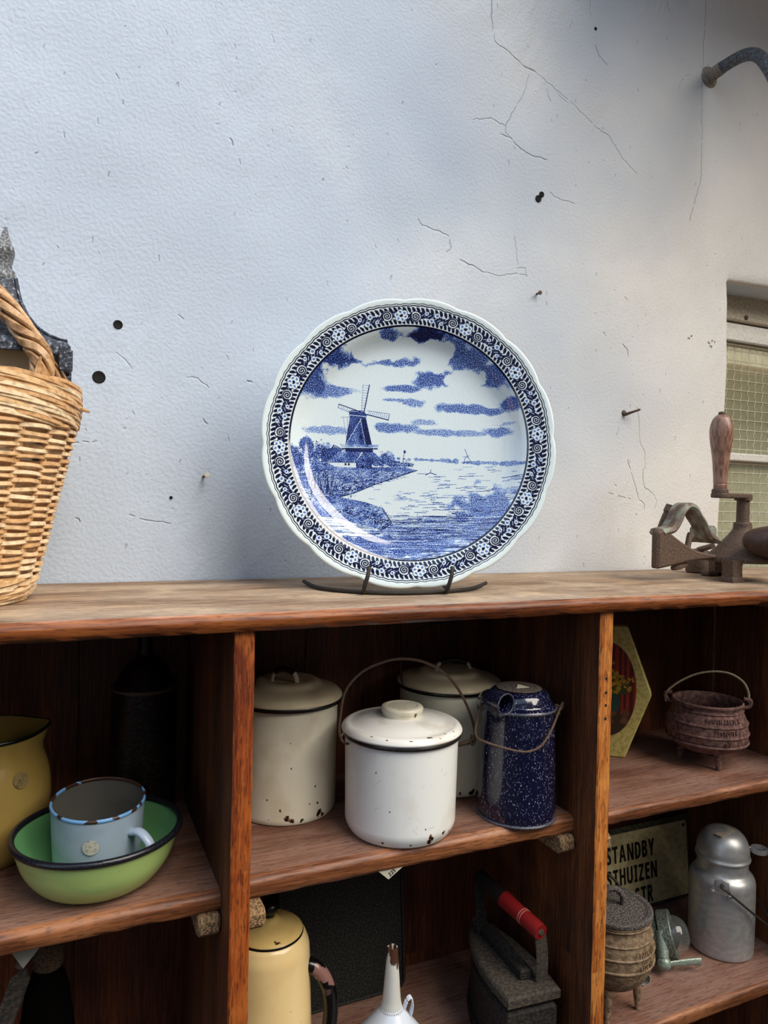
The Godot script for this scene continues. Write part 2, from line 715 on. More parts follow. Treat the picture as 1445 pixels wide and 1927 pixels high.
func wall_cracks() -> Array:
	return [
		[1.5, 0.55, [0.760, 2.405, 0.759, 2.374, 0.769, 2.327, 0.803, 2.315, 0.839, 2.296]],
		[3.0, 0.75, [0.839, 2.296, 0.852, 2.295, 0.867, 2.293]],
		[1.2, 0.30, [0.867, 2.293, 0.915, 2.273, 0.957, 2.256, 0.992, 2.237, 1.029, 2.217, 1.061, 2.208, 1.103, 2.165, 1.142, 2.142]],
		[1.1, 0.30, [0.852, 2.283, 0.843, 2.249, 0.819, 2.205, 0.799, 2.169, 0.798, 2.152, 0.814, 2.143]],
		[1.6, 0.50, [0.788, 2.147, 0.814, 2.143, 0.824, 2.134, 0.835, 2.128, 0.860, 2.121, 0.900, 2.121]],
		[1.2, 0.30, [0.717, 2.160, 0.763, 2.173, 0.797, 2.165]],
		[1.2, 0.40, [1.337, 2.583, 1.338, 2.522, 1.332, 2.410, 1.332, 2.325, 1.333, 2.240, 1.333, 2.166, 1.318, 2.121, 1.303, 2.069]],
		[1.8, 0.55, [1.020, 2.390, 1.030, 2.370, 1.052, 2.357]],
		[1.0, 0.25, [1.006, 2.481, 1.006, 2.447]],
		[1.0, 0.35, [0.952, 2.406, 0.958, 2.422]],
		[1.2, 0.35, [1.218, 2.546, 1.233, 2.512]],
		[1.5, 0.45, [0.606, 1.945, 0.615, 1.934, 0.646, 1.930, 0.673, 1.924, 0.679, 1.904, 0.668, 1.892]],
		[1.8, 0.50, [0.700, 1.882, 0.728, 1.876, 0.752, 1.866]],
		[1.1, 0.35, [0.752, 1.866, 0.790, 1.864, 0.834, 1.876, 0.857, 1.874, 0.853, 1.890, 0.834, 1.887]],
		[1.2, 0.35, [0.905, 2.062, 0.922, 2.049, 0.974, 2.045]],
		[1.0, 0.25, [0.826, 1.950, 0.834, 1.892]],
		[1.0, 0.30, [1.261, 2.356, 1.268, 2.381, 1.292, 2.400]],
		[1.0, 0.30, [0.912, 2.277, 0.929, 2.260, 0.950, 2.251]],
		[1.4, 0.40, [0.899, 2.266, 0.901, 2.253, 0.908, 2.243]],
		[1.3, 0.45, [1.158, 1.629, 1.163, 1.624, 1.168, 1.587, 1.172, 1.550, 1.186, 1.532, 1.189, 1.505, 1.182, 1.483, 1.187, 1.453, 1.216, 1.436, 1.225, 1.423, 1.219, 1.406]],
		[2.2, 0.55, [1.134, 1.518, 1.142, 1.496]],
		[1.4, 0.45, [1.142, 1.496, 1.156, 1.463, 1.172, 1.424, 1.187, 1.415, 1.189, 1.404]],
		[1.4, 0.40, [1.085, 1.437, 1.106, 1.432, 1.147, 1.425]],
		[2.0, 0.40, [1.114, 1.764, 1.127, 1.754, 1.130, 1.740]],
		[1.5, 0.40, [1.115, 1.867, 1.122, 1.861]],
		[2.0, 0.50, [1.058, 1.783, 1.064, 1.777]],
		[1.2, 0.30, [0.177, 1.607, 0.202, 1.606, 0.217, 1.596, 0.221, 1.592]],
		[1.0, 0.25, [0.073, 1.635, 0.087, 1.625, 0.098, 1.611]],
		[2.2, 0.60, [0.213, 1.538, 0.219, 1.531]],
		[1.2, 0.30, [0.098, 1.376, 0.121, 1.368, 0.162, 1.362]],
		[1.8, 0.50, [0.018, 1.370, 0.024, 1.364]],
		[1.4, 0.40, [0.013, 1.487, 0.046, 1.492]],
		[1.3, 0.35, [0.169, 1.708, 0.177, 1.702]],
		[2.5, 0.50, [0.286, 1.609, 0.293, 1.608]],
		[1.6, 0.50, [0.249, 2.016, 0.253, 2.006]],
		[1.2, 0.50, [0.316, 2.210, 0.321, 2.197]],
		[1.2, 0.40, [0.066, 2.077, 0.070, 2.070]],
	]


func plaster() -> StandardMaterial3D:
	var w := 2048
	var h := 1724
	var trowel := noise_bytes(31, w, h, w / 2, h / 6, 0.035, 4)
	var lumps := noise_bytes(32, w, h, w / 8, h / 8, 0.02, 4)
	var grain := noise_bytes(33, w, h, w, h, 0.11, 2)
	var pits := noise_bytes(34, w, h, w / 2, h / 2, 0.10, 2)
	var tone := noise_bytes(35, w, h, w / 16, h / 16, 0.02, 4)
	var hb := PackedByteArray()
	hb.resize(w * h)
	var cb := PackedByteArray()
	cb.resize(w * h * 3)
	for y in h:
		var row := y * w
		var sh := int(y * 0.42)
		for x in w:
			var i := row + x
			var t := trowel[row + (x + sh) % w]
			var l := lumps[i]
			var rough := clampf((float(tone[i]) - 100.0) / 70.0, 0.22, 1.0)
			var v := 128.0 + (t - 128) * 0.55 * rough + (l - 128) * 0.22 + (grain[i] - 128) * 0.16
			var p := pits[i]
			if p < 40:
				v -= (40 - p) * 2.2 * rough
			hb[i] = int(clampf(v, 0, 255))
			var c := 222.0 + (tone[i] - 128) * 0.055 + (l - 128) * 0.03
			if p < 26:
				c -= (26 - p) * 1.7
			# bluish white paint, with dim cool light left and warm light right tinted in
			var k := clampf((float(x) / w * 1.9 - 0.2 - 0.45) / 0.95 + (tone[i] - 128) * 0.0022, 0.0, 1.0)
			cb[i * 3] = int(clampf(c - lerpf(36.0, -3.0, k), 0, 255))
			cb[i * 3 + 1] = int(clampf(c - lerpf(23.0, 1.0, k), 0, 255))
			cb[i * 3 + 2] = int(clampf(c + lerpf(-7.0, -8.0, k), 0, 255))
	var him := Image.create_from_data(w, h, false, Image.FORMAT_L8, hb)
	var cim := Image.create_from_data(w, h, false, Image.FORMAT_RGB8, cb)
	var g := RandomNumberGenerator.new()
	g.seed = 5
	var put := func(q: Vector2) -> Vector2: return v2((q.x + 0.2) / 1.9 * w, (2.8 - q.y) / 1.6 * h)
	for c in wall_cracks():
		var pts: Array = c[2]
		for i in range(0, pts.size() - 3, 2):
			var a: Vector2 = put.call(v2(pts[i], pts[i + 1]))
			var b: Vector2 = put.call(v2(pts[i + 2], pts[i + 3]))
			var n := maxi(2, int((b - a).length() / 7.0))
			var last := a
			for k in range(1, n + 1):
				var q := a.lerp(b, float(k) / n)
				if k < n:
					q += v2(g.randf_range(-1.8, 1.8), g.randf_range(-1.8, 1.8))
				if g.randf() < 0.93:
					stroke(him, last, q, c[0] * 1.3, Color(0.1, 0.1, 0.1, 0.8))
					stroke(cim, last, q, c[0] * g.randf_range(0.6, 0.95), Color(0.30, 0.29, 0.29, c[1] * g.randf_range(0.35, 0.85)))
				last = q
	for i in 260:
		var q := v2(g.randf() * w, g.randf() * h)
		var e := q + v2(g.randf_range(-3, 3), g.randf_range(2, 9))
		stroke(him, q, e, g.randf_range(1, 2.2), Color(0.15, 0.15, 0.15, 0.7))
		stroke(cim, q, e, g.randf_range(0.8, 1.5), Color(0.36, 0.35, 0.35, g.randf_range(0.15, 0.5)))
	for q in [[1.385, 1.803], [1.374, 1.797], [1.393, 1.801], [1.381, 1.789], [1.318, 1.806], [1.31, 1.80]]:
		var s: Vector2 = put.call(v2(q[0], q[1]))
		blob(cim, s.x, s.y, g.randf_range(2, 4), Color(0.45, 0.38, 0.35, 0.8), g.randi(), 0.6)
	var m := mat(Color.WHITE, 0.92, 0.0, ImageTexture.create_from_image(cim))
	m.heightmap_enabled = true
	m.heightmap_texture = ImageTexture.create_from_image(him)
	m.heightmap_scale = 0.42
	return m


func build_wall() -> void:
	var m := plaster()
	var b := MB.new()
	wall_lump.seed = 8
	wall_lump.frequency = 3.0
	var xs := []      # [block, share]
	for i in 61:
		xs.append([0, 1.0 - pow(1.0 - i / 60.0, 1.6)])
	for i in range(1, 13):
		xs.append([1, pow(i / 12.0, 1.4)])
	for i in range(1, 9):
		xs.append([2, i / 8.0])
	var ys := []
	for i in 11:
		ys.append([0, i / 10.0])
	for i in range(1, 33):
		ys.append([1, 1.0 - pow(1.0 - i / 32.0, 1.3)])
	for i in range(1, 25):
		ys.append([2, pow(i / 24.0, 1.5)])
	var grid := []
	for yj in ys:
		var row := []
		for xi in xs:
			var y0: float = WIN_SILL * yj[1] if yj[0] == 0 else lerpf(WIN_SILL, 1.949, yj[1]) if yj[0] == 1 else lerpf(1.949, 3.1, yj[1])
			var le := win_left(y0)
			var x: float = lerpf(-1.7, le, xi[1]) if xi[0] == 0 else lerpf(le, WIN_RIGHT, xi[1]) if xi[0] == 1 else lerpf(WIN_RIGHT, WALL_RIGHT, xi[1])
			var y := y0
			if y0 > WIN_SILL:
				y += (x - 1.44) * 0.03 * clampf((x - 1.40) / 0.05, 0.0, 1.0) * clampf((y0 - WIN_SILL) / 0.9, 0.0, 1.0) * clampf((3.1 - y0) / 1.15, 0.0, 1.0)
			var dx := maxf(le - x, x - WIN_RIGHT)
			var dy := maxf(y0 - 1.949, WIN_SILL - y0)
			var d := v2(maxf(dx, 0.0), maxf(dy, 0.0)).length()
			var z := WALL_Z + wall_lump.get_noise_2d(x, y) * 0.004
			if d < 0.016:
				z -= 0.010 * pow(1.0 - d / 0.016, 2.0)
			row.append(v3(x, y, z))
		grid.append(row)
	var uv := func(q: Vector3) -> Vector2: return v2((q.x + 0.2) / 1.9, (2.8 - q.y) / 1.6)
	for j in ys.size() - 1:
		for i in xs.size() - 1:
			var inside: bool = xs[i + 1][0] == 1 and ys[j + 1][0] == 1
			if inside:
				continue
			var a: Vector3 = grid[j][i]
			var c: Vector3 = grid[j][i + 1]
			var d: Vector3 = grid[j + 1][i + 1]
			var e: Vector3 = grid[j + 1][i]
			b.quadn(Vector3.BACK, a, c, d, e, uv.call(a), uv.call(c), uv.call(d), uv.call(e))
	# the reveals of the opening and the back of the wall
	var zb := -0.56
	for j in range(10, 42):
		for side in [60, 72]:
			var a: Vector3 = grid[j][side]
			var c: Vector3 = grid[j + 1][side]
			b.quadn(Vector3.RIGHT if side == 60 else Vector3.LEFT, a, v3(a.x, a.y, zb), v3(c.x, c.y, zb), c, v2(a.y, 0), v2(a.y, 0.1), v2(c.y, 0.1), v2(c.y, 0))
	for i in range(60, 72):
		for lvl in [10, 42]:
			var a: Vector3 = grid[lvl][i]
			var c: Vector3 = grid[lvl][i + 1]
			b.quadn(Vector3.UP if lvl == 10 else Vector3.DOWN, a, v3(a.x, a.y, zb), v3(c.x, c.y, zb), c, v2(a.x, 0), v2(a.x, 0.1), v2(c.x, 0.1), v2(c.x, 0))
	var back := Vector3.FORWARD
	for r in [[-1.7, 1.43, 0.0, 3.1], [WIN_RIGHT, WALL_RIGHT, 0.0, 3.1], [1.43, WIN_RIGHT, 0.0, WIN_SILL], [1.43, WIN_RIGHT, 1.955, 3.1]]:
		b.quadn(back, v3(r[0], r[2], zb), v3(r[1], r[2], zb), v3(r[1], r[3], zb), v3(r[0], r[3], zb))
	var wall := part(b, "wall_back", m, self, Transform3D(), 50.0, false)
	structure(wall, "white plastered wall with fine cracks behind the shelving unit", "wall")


func build_window() -> void:
	var n := Node3D.new()
	n.name = "window_1"
	add_child(n)
	structure(n, "old white painted timber window with wired glass at the right edge", "window")
	var white := mottled(41, 0.03, [[0.2, Color(0.86, 0.83, 0.77)], [0.5, Color(0.90, 0.885, 0.85)], [0.8, Color(0.92, 0.91, 0.89)]], 0.7, 0.0, 6.0, 0.04)
	var cream := mottled(42, 0.03, [[0.2, Color(0.72, 0.66, 0.56)], [0.5, Color(0.78, 0.73, 0.64)], [0.8, Color(0.82, 0.78, 0.71)]], 0.8, 0.0, 6.0, 0.05)
	var bar := func(called: String, x0: float, x1: float, y0: float, y1: float, z0: float, z1: float, m: Material) -> void:
		part(box(v3(x1 - x0, y1 - y0, z1 - z0), 0.003), called, m, n, moved((x0 + x1) / 2, (y0 + y1) / 2, (z0 + z1) / 2))
	bar.call("frame_head", 1.42, 2.33, 1.8915, 1.972, -0.535, -0.455, cream)
	bar.call("frame_jamb", 1.42, 1.475, 0.93, 1.8915, -0.535, -0.455, cream)
	bar.call("frame_jamb", 2.27, 2.33, 0.93, 1.8915, -0.535, -0.455, cream)
	bar.call("sash_stile", 1.479, 1.525, 0.97, 1.8860, -0.515, -0.462, white)
	bar.call("sash_stile", 2.22, 2.266, 0.97, 1.8860, -0.515, -0.462, white)
	bar.call("sash_rail", 1.525, 2.22, 1.8405, 1.8860, -0.515, -0.462, white)
	bar.call("sash_rail", 1.525, 2.22, 0.97, 1.03, -0.515, -0.462, white)
	bar.call("glazing_bar", 1.525, 2.22, 1.5335, 1.5541, -0.51, -0.464, white)
	bar.call("sill", 1.41, 2.33, 0.90, 0.955, -0.55, -0.40, cream)
	bar.call("putty", 1.525, 2.22, 1.8330, 1.8405, -0.486, -0.470, cream)
	bar.call("putty", 1.525, 2.22, 1.5265, 1.5335, -0.486, -0.470, cream)
	part(lathe(fillet([v2(0.006, 0), v2(0.006, 0.003), v2(0, 0.005)], 0.002), 12), "screw_head", M.iron, n, Transform3D(Basis(Vector3.RIGHT, PI / 2), v3(1.596, 1.902, -0.4552)), 38.0, false)
	var glass := mat(Color(0.74, 0.72, 0.58, 0.40), 0.3)
	glass.transparency = BaseMaterial3D.TRANSPARENCY_ALPHA
	var wire := mat(Color(0.90, 0.89, 0.80), 0.6)
	for pane in [[1.03, 1.5335], [1.5541, 1.8405]]:
		part(box(v3(0.705, pane[1] - pane[0] + 0.006, 0.006), 0.0005), "pane", glass, n, moved(1.8725, (pane[0] + pane[1]) / 2, -0.489))
		var b := MB.new()
		var x := 1.54
		var k := 0
		while x < 2.21:
			var pts := PackedVector3Array()
			var steps := int((pane[1] - pane[0]) / 0.0043)
			for i in steps + 1:
				var y: float = lerpf(pane[0], pane[1], float(i) / steps)
				pts.append(v3(x + 0.0022 * sin(y * TAU / 0.026 + k * 1.3), y, -0.4845))
			b.add(tube(pts, 0.0009, 4))
			x += 0.0268
			k += 1
		var y2: float = pane[0] + 0.012
		while y2 < pane[1]:
			b.add(tube(PackedVector3Array([v3(1.525, y2, -0.4845), v3(2.22, y2 + 0.001, -0.4845)]), 0.0009, 4))
			y2 += 0.0257
		var w := part(b, "wire_mesh", wire, n, Transform3D(), 60.0)
		w.set_meta("kind", "stuff")


func build_surroundings() -> void:
	var paving := mottled(43, 0.02, [[0.2, Color(0.16, 0.12, 0.10)], [0.5, Color(0.24, 0.19, 0.16)], [0.8, Color(0.30, 0.25, 0.21)]], 0.9, 0.0, 1.5)
	structure(part(box(v3(9, 0.1, 8), 0.01), "floor", paving, self, moved(0.8, -0.05, 2.6)), "brown paved yard floor in front of the shelving unit", "floor")
	# unseen yard walls, added to block sun on the left and bounce warmth right
	var render := mottled(47, 0.02, [[0.2, Color(0.56, 0.53, 0.50)], [0.5, Color(0.62, 0.59, 0.56)], [0.8, Color(0.66, 0.63, 0.60)]], 0.95, 0.0, 1.0)
	structure(part(extrude([v2(-4.2, 0), v2(5.3, 0), v2(5.3, 2.9), v2(2.2, 2.9), v2(2.2, 4.4), v2(-4.2, 4.4)], 4.3, 4.45, 0.01), "wall_added_front", render, self), "unseen grey brown wall added behind the viewer, taller on the left to block light", "wall")
	var warm := mottled(48, 0.02, [[0.2, Color(0.62, 0.50, 0.36)], [0.5, Color(0.70, 0.58, 0.43)], [0.8, Color(0.75, 0.63, 0.48)]], 0.9, 0.0, 1.0)
	structure(part(box(v3(0.15, 3.3, 4.8), 0.01), "wall_added_right", warm, self, moved(3.45, 1.65, 2.02)), "unseen warm ochre wall added at the right for warm bounced light", "wall")
	# unseen timber eave, added to darken and warm the upper right wall
	var boards := mottled(49, 0.02, [[0.2, Color(0.54, 0.36, 0.20)], [0.5, Color(0.64, 0.44, 0.25)], [0.8, Color(0.70, 0.50, 0.30)]], 0.8, 0.0, 2.0)
	structure(part(box(v3(2.5, 0.05, 0.80), 0.005), "ceiling", boards, self, moved(2.27, 2.88, 0.02)), "unseen timber eave added above the window to shade and warm the wall", "ceiling")
	# what the wired glass looks out on: a limewashed wall under a lean-to roof
	var olive := mottled(44, 0.02, [[0.2, Color(0.74, 0.73, 0.61)], [0.6, Color(0.80, 0.79, 0.68)], [0.8, Color(0.84, 0.83, 0.73)]], 0.9, 0.0, 1.0)
	structure(part(box(v3(5.0, 2.4, 0.1), 0.01), "wall_far", olive, self, moved(3.6, 1.2, -1.75)), "olive limewashed wall seen through the wired window glass", "wall")
	structure(part(box(v3(5.0, 0.05, 0.55), 0.01), "ceiling_001", boards, self, moved(3.6, 1.97, -1.46)), "dark lean-to roof seen through the window glass", "ceiling")
	structure(part(box(v3(5.0, 0.035, 0.06), 0.006), "trim_1", mat(Color(0.25, 0.26, 0.24), 0.8), self, moved(3.6, 1.862, -1.66)), "grey rail on the far wall behind the window glass", "trim")


func build_lamp_arm() -> void:
	var t := thing("lamp_arm", "grey gooseneck lamp arm curving out of the wall at the upper right", "lamp arm", v3(1.3543, 2.41, WALL_Z))
	var grey := mottled(45, 0.03, [[0.2, Color(0.20, 0.21, 0.22)], [0.5, Color(0.33, 0.345, 0.36)], [0.8, Color(0.46, 0.47, 0.49)]], 0.55, 0.2, 8.0, 0.03)
	var bare := mottled(46, 0.03, [[0.2, Color(0.42, 0.38, 0.33)], [0.6, Color(0.58, 0.545, 0.50)], [0.8, Color(0.64, 0.60, 0.55)]], 0.8, 0.1, 9.0)
	var pts := smooth_path([v3(0, -0.004, -0.05), v3(0, 0.0, 0.0), v3(0, 0.003, 0.044), v3(0, -0.002, 0.092), v3(0, -0.022, 0.127), v3(0, -0.068, 0.157), v3(0, -0.14, 0.185), v3(0, -0.28, 0.215)], 6)
	part(tube(pts, 0.0132, 16), "pipe", grey, t)
	part(tube(pts.slice(4, 12), 0.0142, 16), "bare_sleeve", bare, t)
	part(lathe([v2(0.0, 0.0), v2(0.028, 0.0), v2(0.024, 0.006), v2(0.013, 0.010)], 20), "collar", bare, t, Transform3D(Basis(Vector3.RIGHT, PI / 2), v3(0, 0, -0.006)), 38.0, false)


func build_wall_fittings() -> void:
	var at := func(q: Vector2, dz := 0.0) -> Vector3: return v3(q.x, q.y, WALL_Z + dz)
	# nails left in the plaster
	var n1 := thing("nail", "short rusty nail in the wall above the plate's right edge", "nail", v3(0.884, 1.842, WALL_Z), 0, "old nails in the wall")
	part(tube(PackedVector3Array([v3(0, 0, -0.012), v3(-0.001, -0.001, 0.012)]), 0.0022, 8), "shank", M.iron, n1)
	part(lathe([v2(0, 0), v2(0.0045, 0.0), v2(0.004, 0.002), v2(0, 0.0028)], 12), "head", M.iron, n1, Transform3D(Basis(Vector3.RIGHT, PI / 2), v3(-0.001, -0.001, 0.012)))
	var n2 := thing("nail", "bent grey nail in the wall between plate and wooden crank handle", "nail", v3(1.124, 1.611, WALL_Z), 0, "old nails in the wall")
	part(tube(PackedVector3Array([v3(0, 0, -0.012), v3(0.001, 0, 0.006), v3(0.006, 0.003, 0.014), v3(0.024, 0.010, 0.022)]), PackedFloat32Array([0.0035, 0.0035, 0.0028, 0.0022]), 8), "shank", M.wire, n2)
	part(lathe([v2(0, 0), v2(0.008, 0.0), v2(0.006, 0.003), v2(0.002, 0.005), v2(0, 0.005)], 12), "plaster_plug", M.wire, n2, Transform3D(Basis(Vector3.RIGHT, PI / 2), v3(0, 0.003, -0.003)), 38.0, false)
	var n3 := thing("nail", "small nail in the wall low down left of the plate", "nail", v3(0.213, 1.440, WALL_Z), 0, "old nails in the wall")
	part(tube(PackedVector3Array([v3(0, 0, -0.012), v3(0.004, 0.003, 0.016)]), 0.0022, 8), "shank", M.iron, n3)
	part(lathe([v2(0, 0), v2(0.0042, 0.0), v2(0.0042, 0.0016), v2(0, 0.0022)], 12), "head", M.paper, n3, Transform3D(Basis(Vector3.RIGHT, 1.2), v3(0.0045, 0.0035, 0.0165)))
	# screw holes: dark discs on the plaster, coloured for the shade inside
	var wall: Node3D = get_node("wall_back")
	for q in [[0.076, 1.6795, 0.0055], [0.049, 1.593, 0.0075], [0.890, 2.047, 0.0045], [0.8822, 2.0368, 0.0055], [1.02, 2.425, 0.0025], [0.163, 1.405, 0.002]]:
		var r: float = q[2]
		part(lathe([v2(r * 1.35, 0.0), v2(r * 1.15, 0.0016), v2(r * 0.95, 0.0012), v2(r * 0.8, 0.0004), v2(0, 0.0004)], 14), "screw_hole", M.dark, wall, Transform3D(Basis(Vector3.RIGHT, PI / 2), v3(q[0], q[1], WALL_Z + wall_lump.get_noise_2d(q[0], q[1]) * 0.004 + 0.0006)), 50.0, false)


# ------------------------------------------------------------------ the shelving unit

const TOP_Y := 1.2674
const BACK_Z := -0.350


# a board lying along x: [weathered top, varnished edge and underside] as one mesh of two surfaces
func board(x0: float, x1: float, y0: float, y1: float, zb: float, zf: float, nose: float, top_m: Material, edge_m: Material, seed_: int, span := 0.95) -> ArrayMesh:
	var wob := FastNoiseLite.new()
	wob.seed = seed_
	wob.frequency = 9.0
	var n := int(ceil((x1 - x0) / 0.018))
	var top := MB.new()
	var edge := MB.new()
	var nosepts := []
	var k := 6
	for i in k + 1:
		var a := PI / 2 * i / k
		nosepts.append(v2(zf - nose + sin(a) * nose, y1 - nose * 0.8 + cos(a) * nose * 0.8))
	nosepts.append(v2(zf - 0.001, y0 + 0.006))
	nosepts.append(v2(zf - 0.006, y0))
	nosepts.append(v2(zb, y0))
	nosepts.append(v2(zb, y1))
	var uo := fmod(seed_ * 0.37, 0.4)
	for i in n:
		var xa := lerpf(x0, x1, float(i) / n)
		var xb := lerpf(x0, x1, float(i + 1) / n)
		var ua := xa / span + uo
		var ub := xb / span + uo
		var pa := []
		var pb := []
		for j in nosepts.size():
			var q: Vector2 = nosepts[j]
			var amp := 0.0011 if j < nosepts.size() - 2 and j > 0 else 0.0
			pa.append(v3(xa, q.y + wob.get_noise_2d(xa * 3.0, j) * amp, q.x + wob.get_noise_2d(xa * 3.0, j + 40) * amp))
			pb.append(v3(xb, q.y + wob.get_noise_2d(xb * 3.0, j) * amp, q.x + wob.get_noise_2d(xb * 3.0, j + 40) * amp))
		var s := 0.0
		for j in nosepts.size() - 2:
			var l: float = (nosepts[j + 1] - nosepts[j]).length()
			var s2: float = s + (l if j < k + 2 else 0.012)
			edge.quad(pa[j], pa[j + 1], pb[j + 1], pb[j], v2(ua, s / 0.056), v2(ua, s2 / 0.056), v2(ub, s2 / 0.056), v2(ub, s / 0.056))
			s = s2
		var e := nosepts.size() - 1
		edge.quad(pa[e - 1], pa[e], pb[e], pb[e - 1])
		var d := zf - nose - zb
		top.quad(pa[e], pa[0], pb[0], pb[e], v2(ua, 0.9 - d / 0.45), v2(ua, 0.9), v2(ub, 0.9), v2(ub, 0.9 - d / 0.45))
	for xx in [x0, x1]:
		var c := v3(xx, (y0 + y1) / 2, (zb + zf) / 2)
		for j in nosepts.size():
			var q: Vector2 = nosepts[j]
			var r: Vector2 = nosepts[(j + 1) % nosepts.size()]
			var a := v3(xx, q.y, q.x)
			var b := v3(xx, r.y, r.x)
			if xx == x1:
				edge.tri(c, b, a, v2(0.3, 0.5), v2(0.32, 0.6), v2(0.3, 0.6))
			else:
				edge.tri(c, a, b, v2(0.3, 0.5), v2(0.32, 0.6), v2(0.3, 0.6))
	# quads above run clockwise seen from outside when x grows to the right: turn them if need be
	var both := MB.new().add(top).add(edge)
	if both.volume() < 0.0:
		for mb in [top, edge]:
			for i in range(0, mb.p.size(), 3):
				var q: Vector3 = mb.p[i + 1]
				mb.p[i + 1] = mb.p[i + 2]
				mb.p[i + 2] = q
				var u: Vector2 = mb.t[i + 1]
				mb.t[i + 1] = mb.t[i + 2]
				mb.t[i + 2] = u
	var m := ArrayMesh.new()
	m.add_surface_from_arrays(Mesh.PRIMITIVE_TRIANGLES, top.arrays(40.0))
	m.add_surface_from_arrays(Mesh.PRIMITIVE_TRIANGLES, edge.arrays(50.0))
	m.surface_set_material(0, top_m)
	m.surface_set_material(1, edge_m)
	return m


# an upright plank: [sides, front face]
func upright(x0: float, x1: float, y0: float, y1: float, zb: float, zf: float, side_m: Material, face_m: Material, seed_: int) -> ArrayMesh:
	var wob := FastNoiseLite.new()
	wob.seed = seed_
	wob.frequency = 7.0
	var r := 0.0022
	var prof := [v2(x0, zb), v2(x0, zf - r), v2(x0 + r, zf), v2(x1 - r, zf), v2(x1, zf - r), v2(x1, zb)]
	var n := int(ceil((y1 - y0) / 0.016))
	var side := MB.new()
	var face := MB.new()
	var uo := fmod(seed_ * 0.29, 0.5)
	for i in n:
		var ya := lerpf(y0, y1, float(i) / n)
		var yb := lerpf(y0, y1, float(i + 1) / n)
		var pa := []
		var pb := []
		for j in 6:
			var q: Vector2 = prof[j]
			var amp := 0.0009 if j > 0 and j < 5 else 0.0
			pa.append(v3(q.x + wob.get_noise_2d(ya * 3.0, j * 5.0) * amp, ya, q.y + wob.get_noise_2d(ya * 3.0, j + 30.0) * amp))
			pb.append(v3(q.x + wob.get_noise_2d(yb * 3.0, j * 5.0) * amp, yb, q.y + wob.get_noise_2d(yb * 3.0, j + 30.0) * amp))
		for j in 5:
			var u0 := ya / 0.95 + uo
			var u1 := yb / 0.95 + uo
			if j >= 1 and j <= 3:
				var w0: float = (prof[j].x - x0) / 0.056 + 0.2
				var w1: float = (prof[j + 1].x - x0) / 0.056 + 0.2
				face.quad(pa[j], pa[j + 1], pb[j + 1], pb[j], v2(u0, w0), v2(u0, w1), v2(u1, w1), v2(u1, w0))
			else:
				var z0: float = prof[j].y / 0.45 + 0.95
				var z1: float = prof[j + 1].y / 0.45 + 0.95
				side.quad(pa[j], pa[j + 1], pb[j + 1], pb[j], v2(u0, z0), v2(u0, z1), v2(u1, z1), v2(u1, z0))
		side.quad(pa[5], pa[0], pb[0], pb[5])
	for yy in [y0, y1]:
		var c := [v3(x0, yy, zb), v3(x0, yy, zf), v3(x1, yy, zf), v3(x1, yy, zb)]
		side.quadn(Vector3.UP if yy == y1 else Vector3.DOWN, c[0], c[1], c[2], c[3])
	var m := ArrayMesh.new()
	m.add_surface_from_arrays(Mesh.PRIMITIVE_TRIANGLES, side.arrays(40.0))
	m.add_surface_from_arrays(Mesh.PRIMITIVE_TRIANGLES, face.arrays(50.0))
	m.surface_set_material(0, side_m)
	m.surface_set_material(1, face_m)
	return m


func own(mesh: ArrayMesh, called: String, parent: Node3D) -> MeshInstance3D:
	var o := MeshInstance3D.new()
	o.name = called
	o.mesh = mesh
	parent.add_child(o, true)
	return o


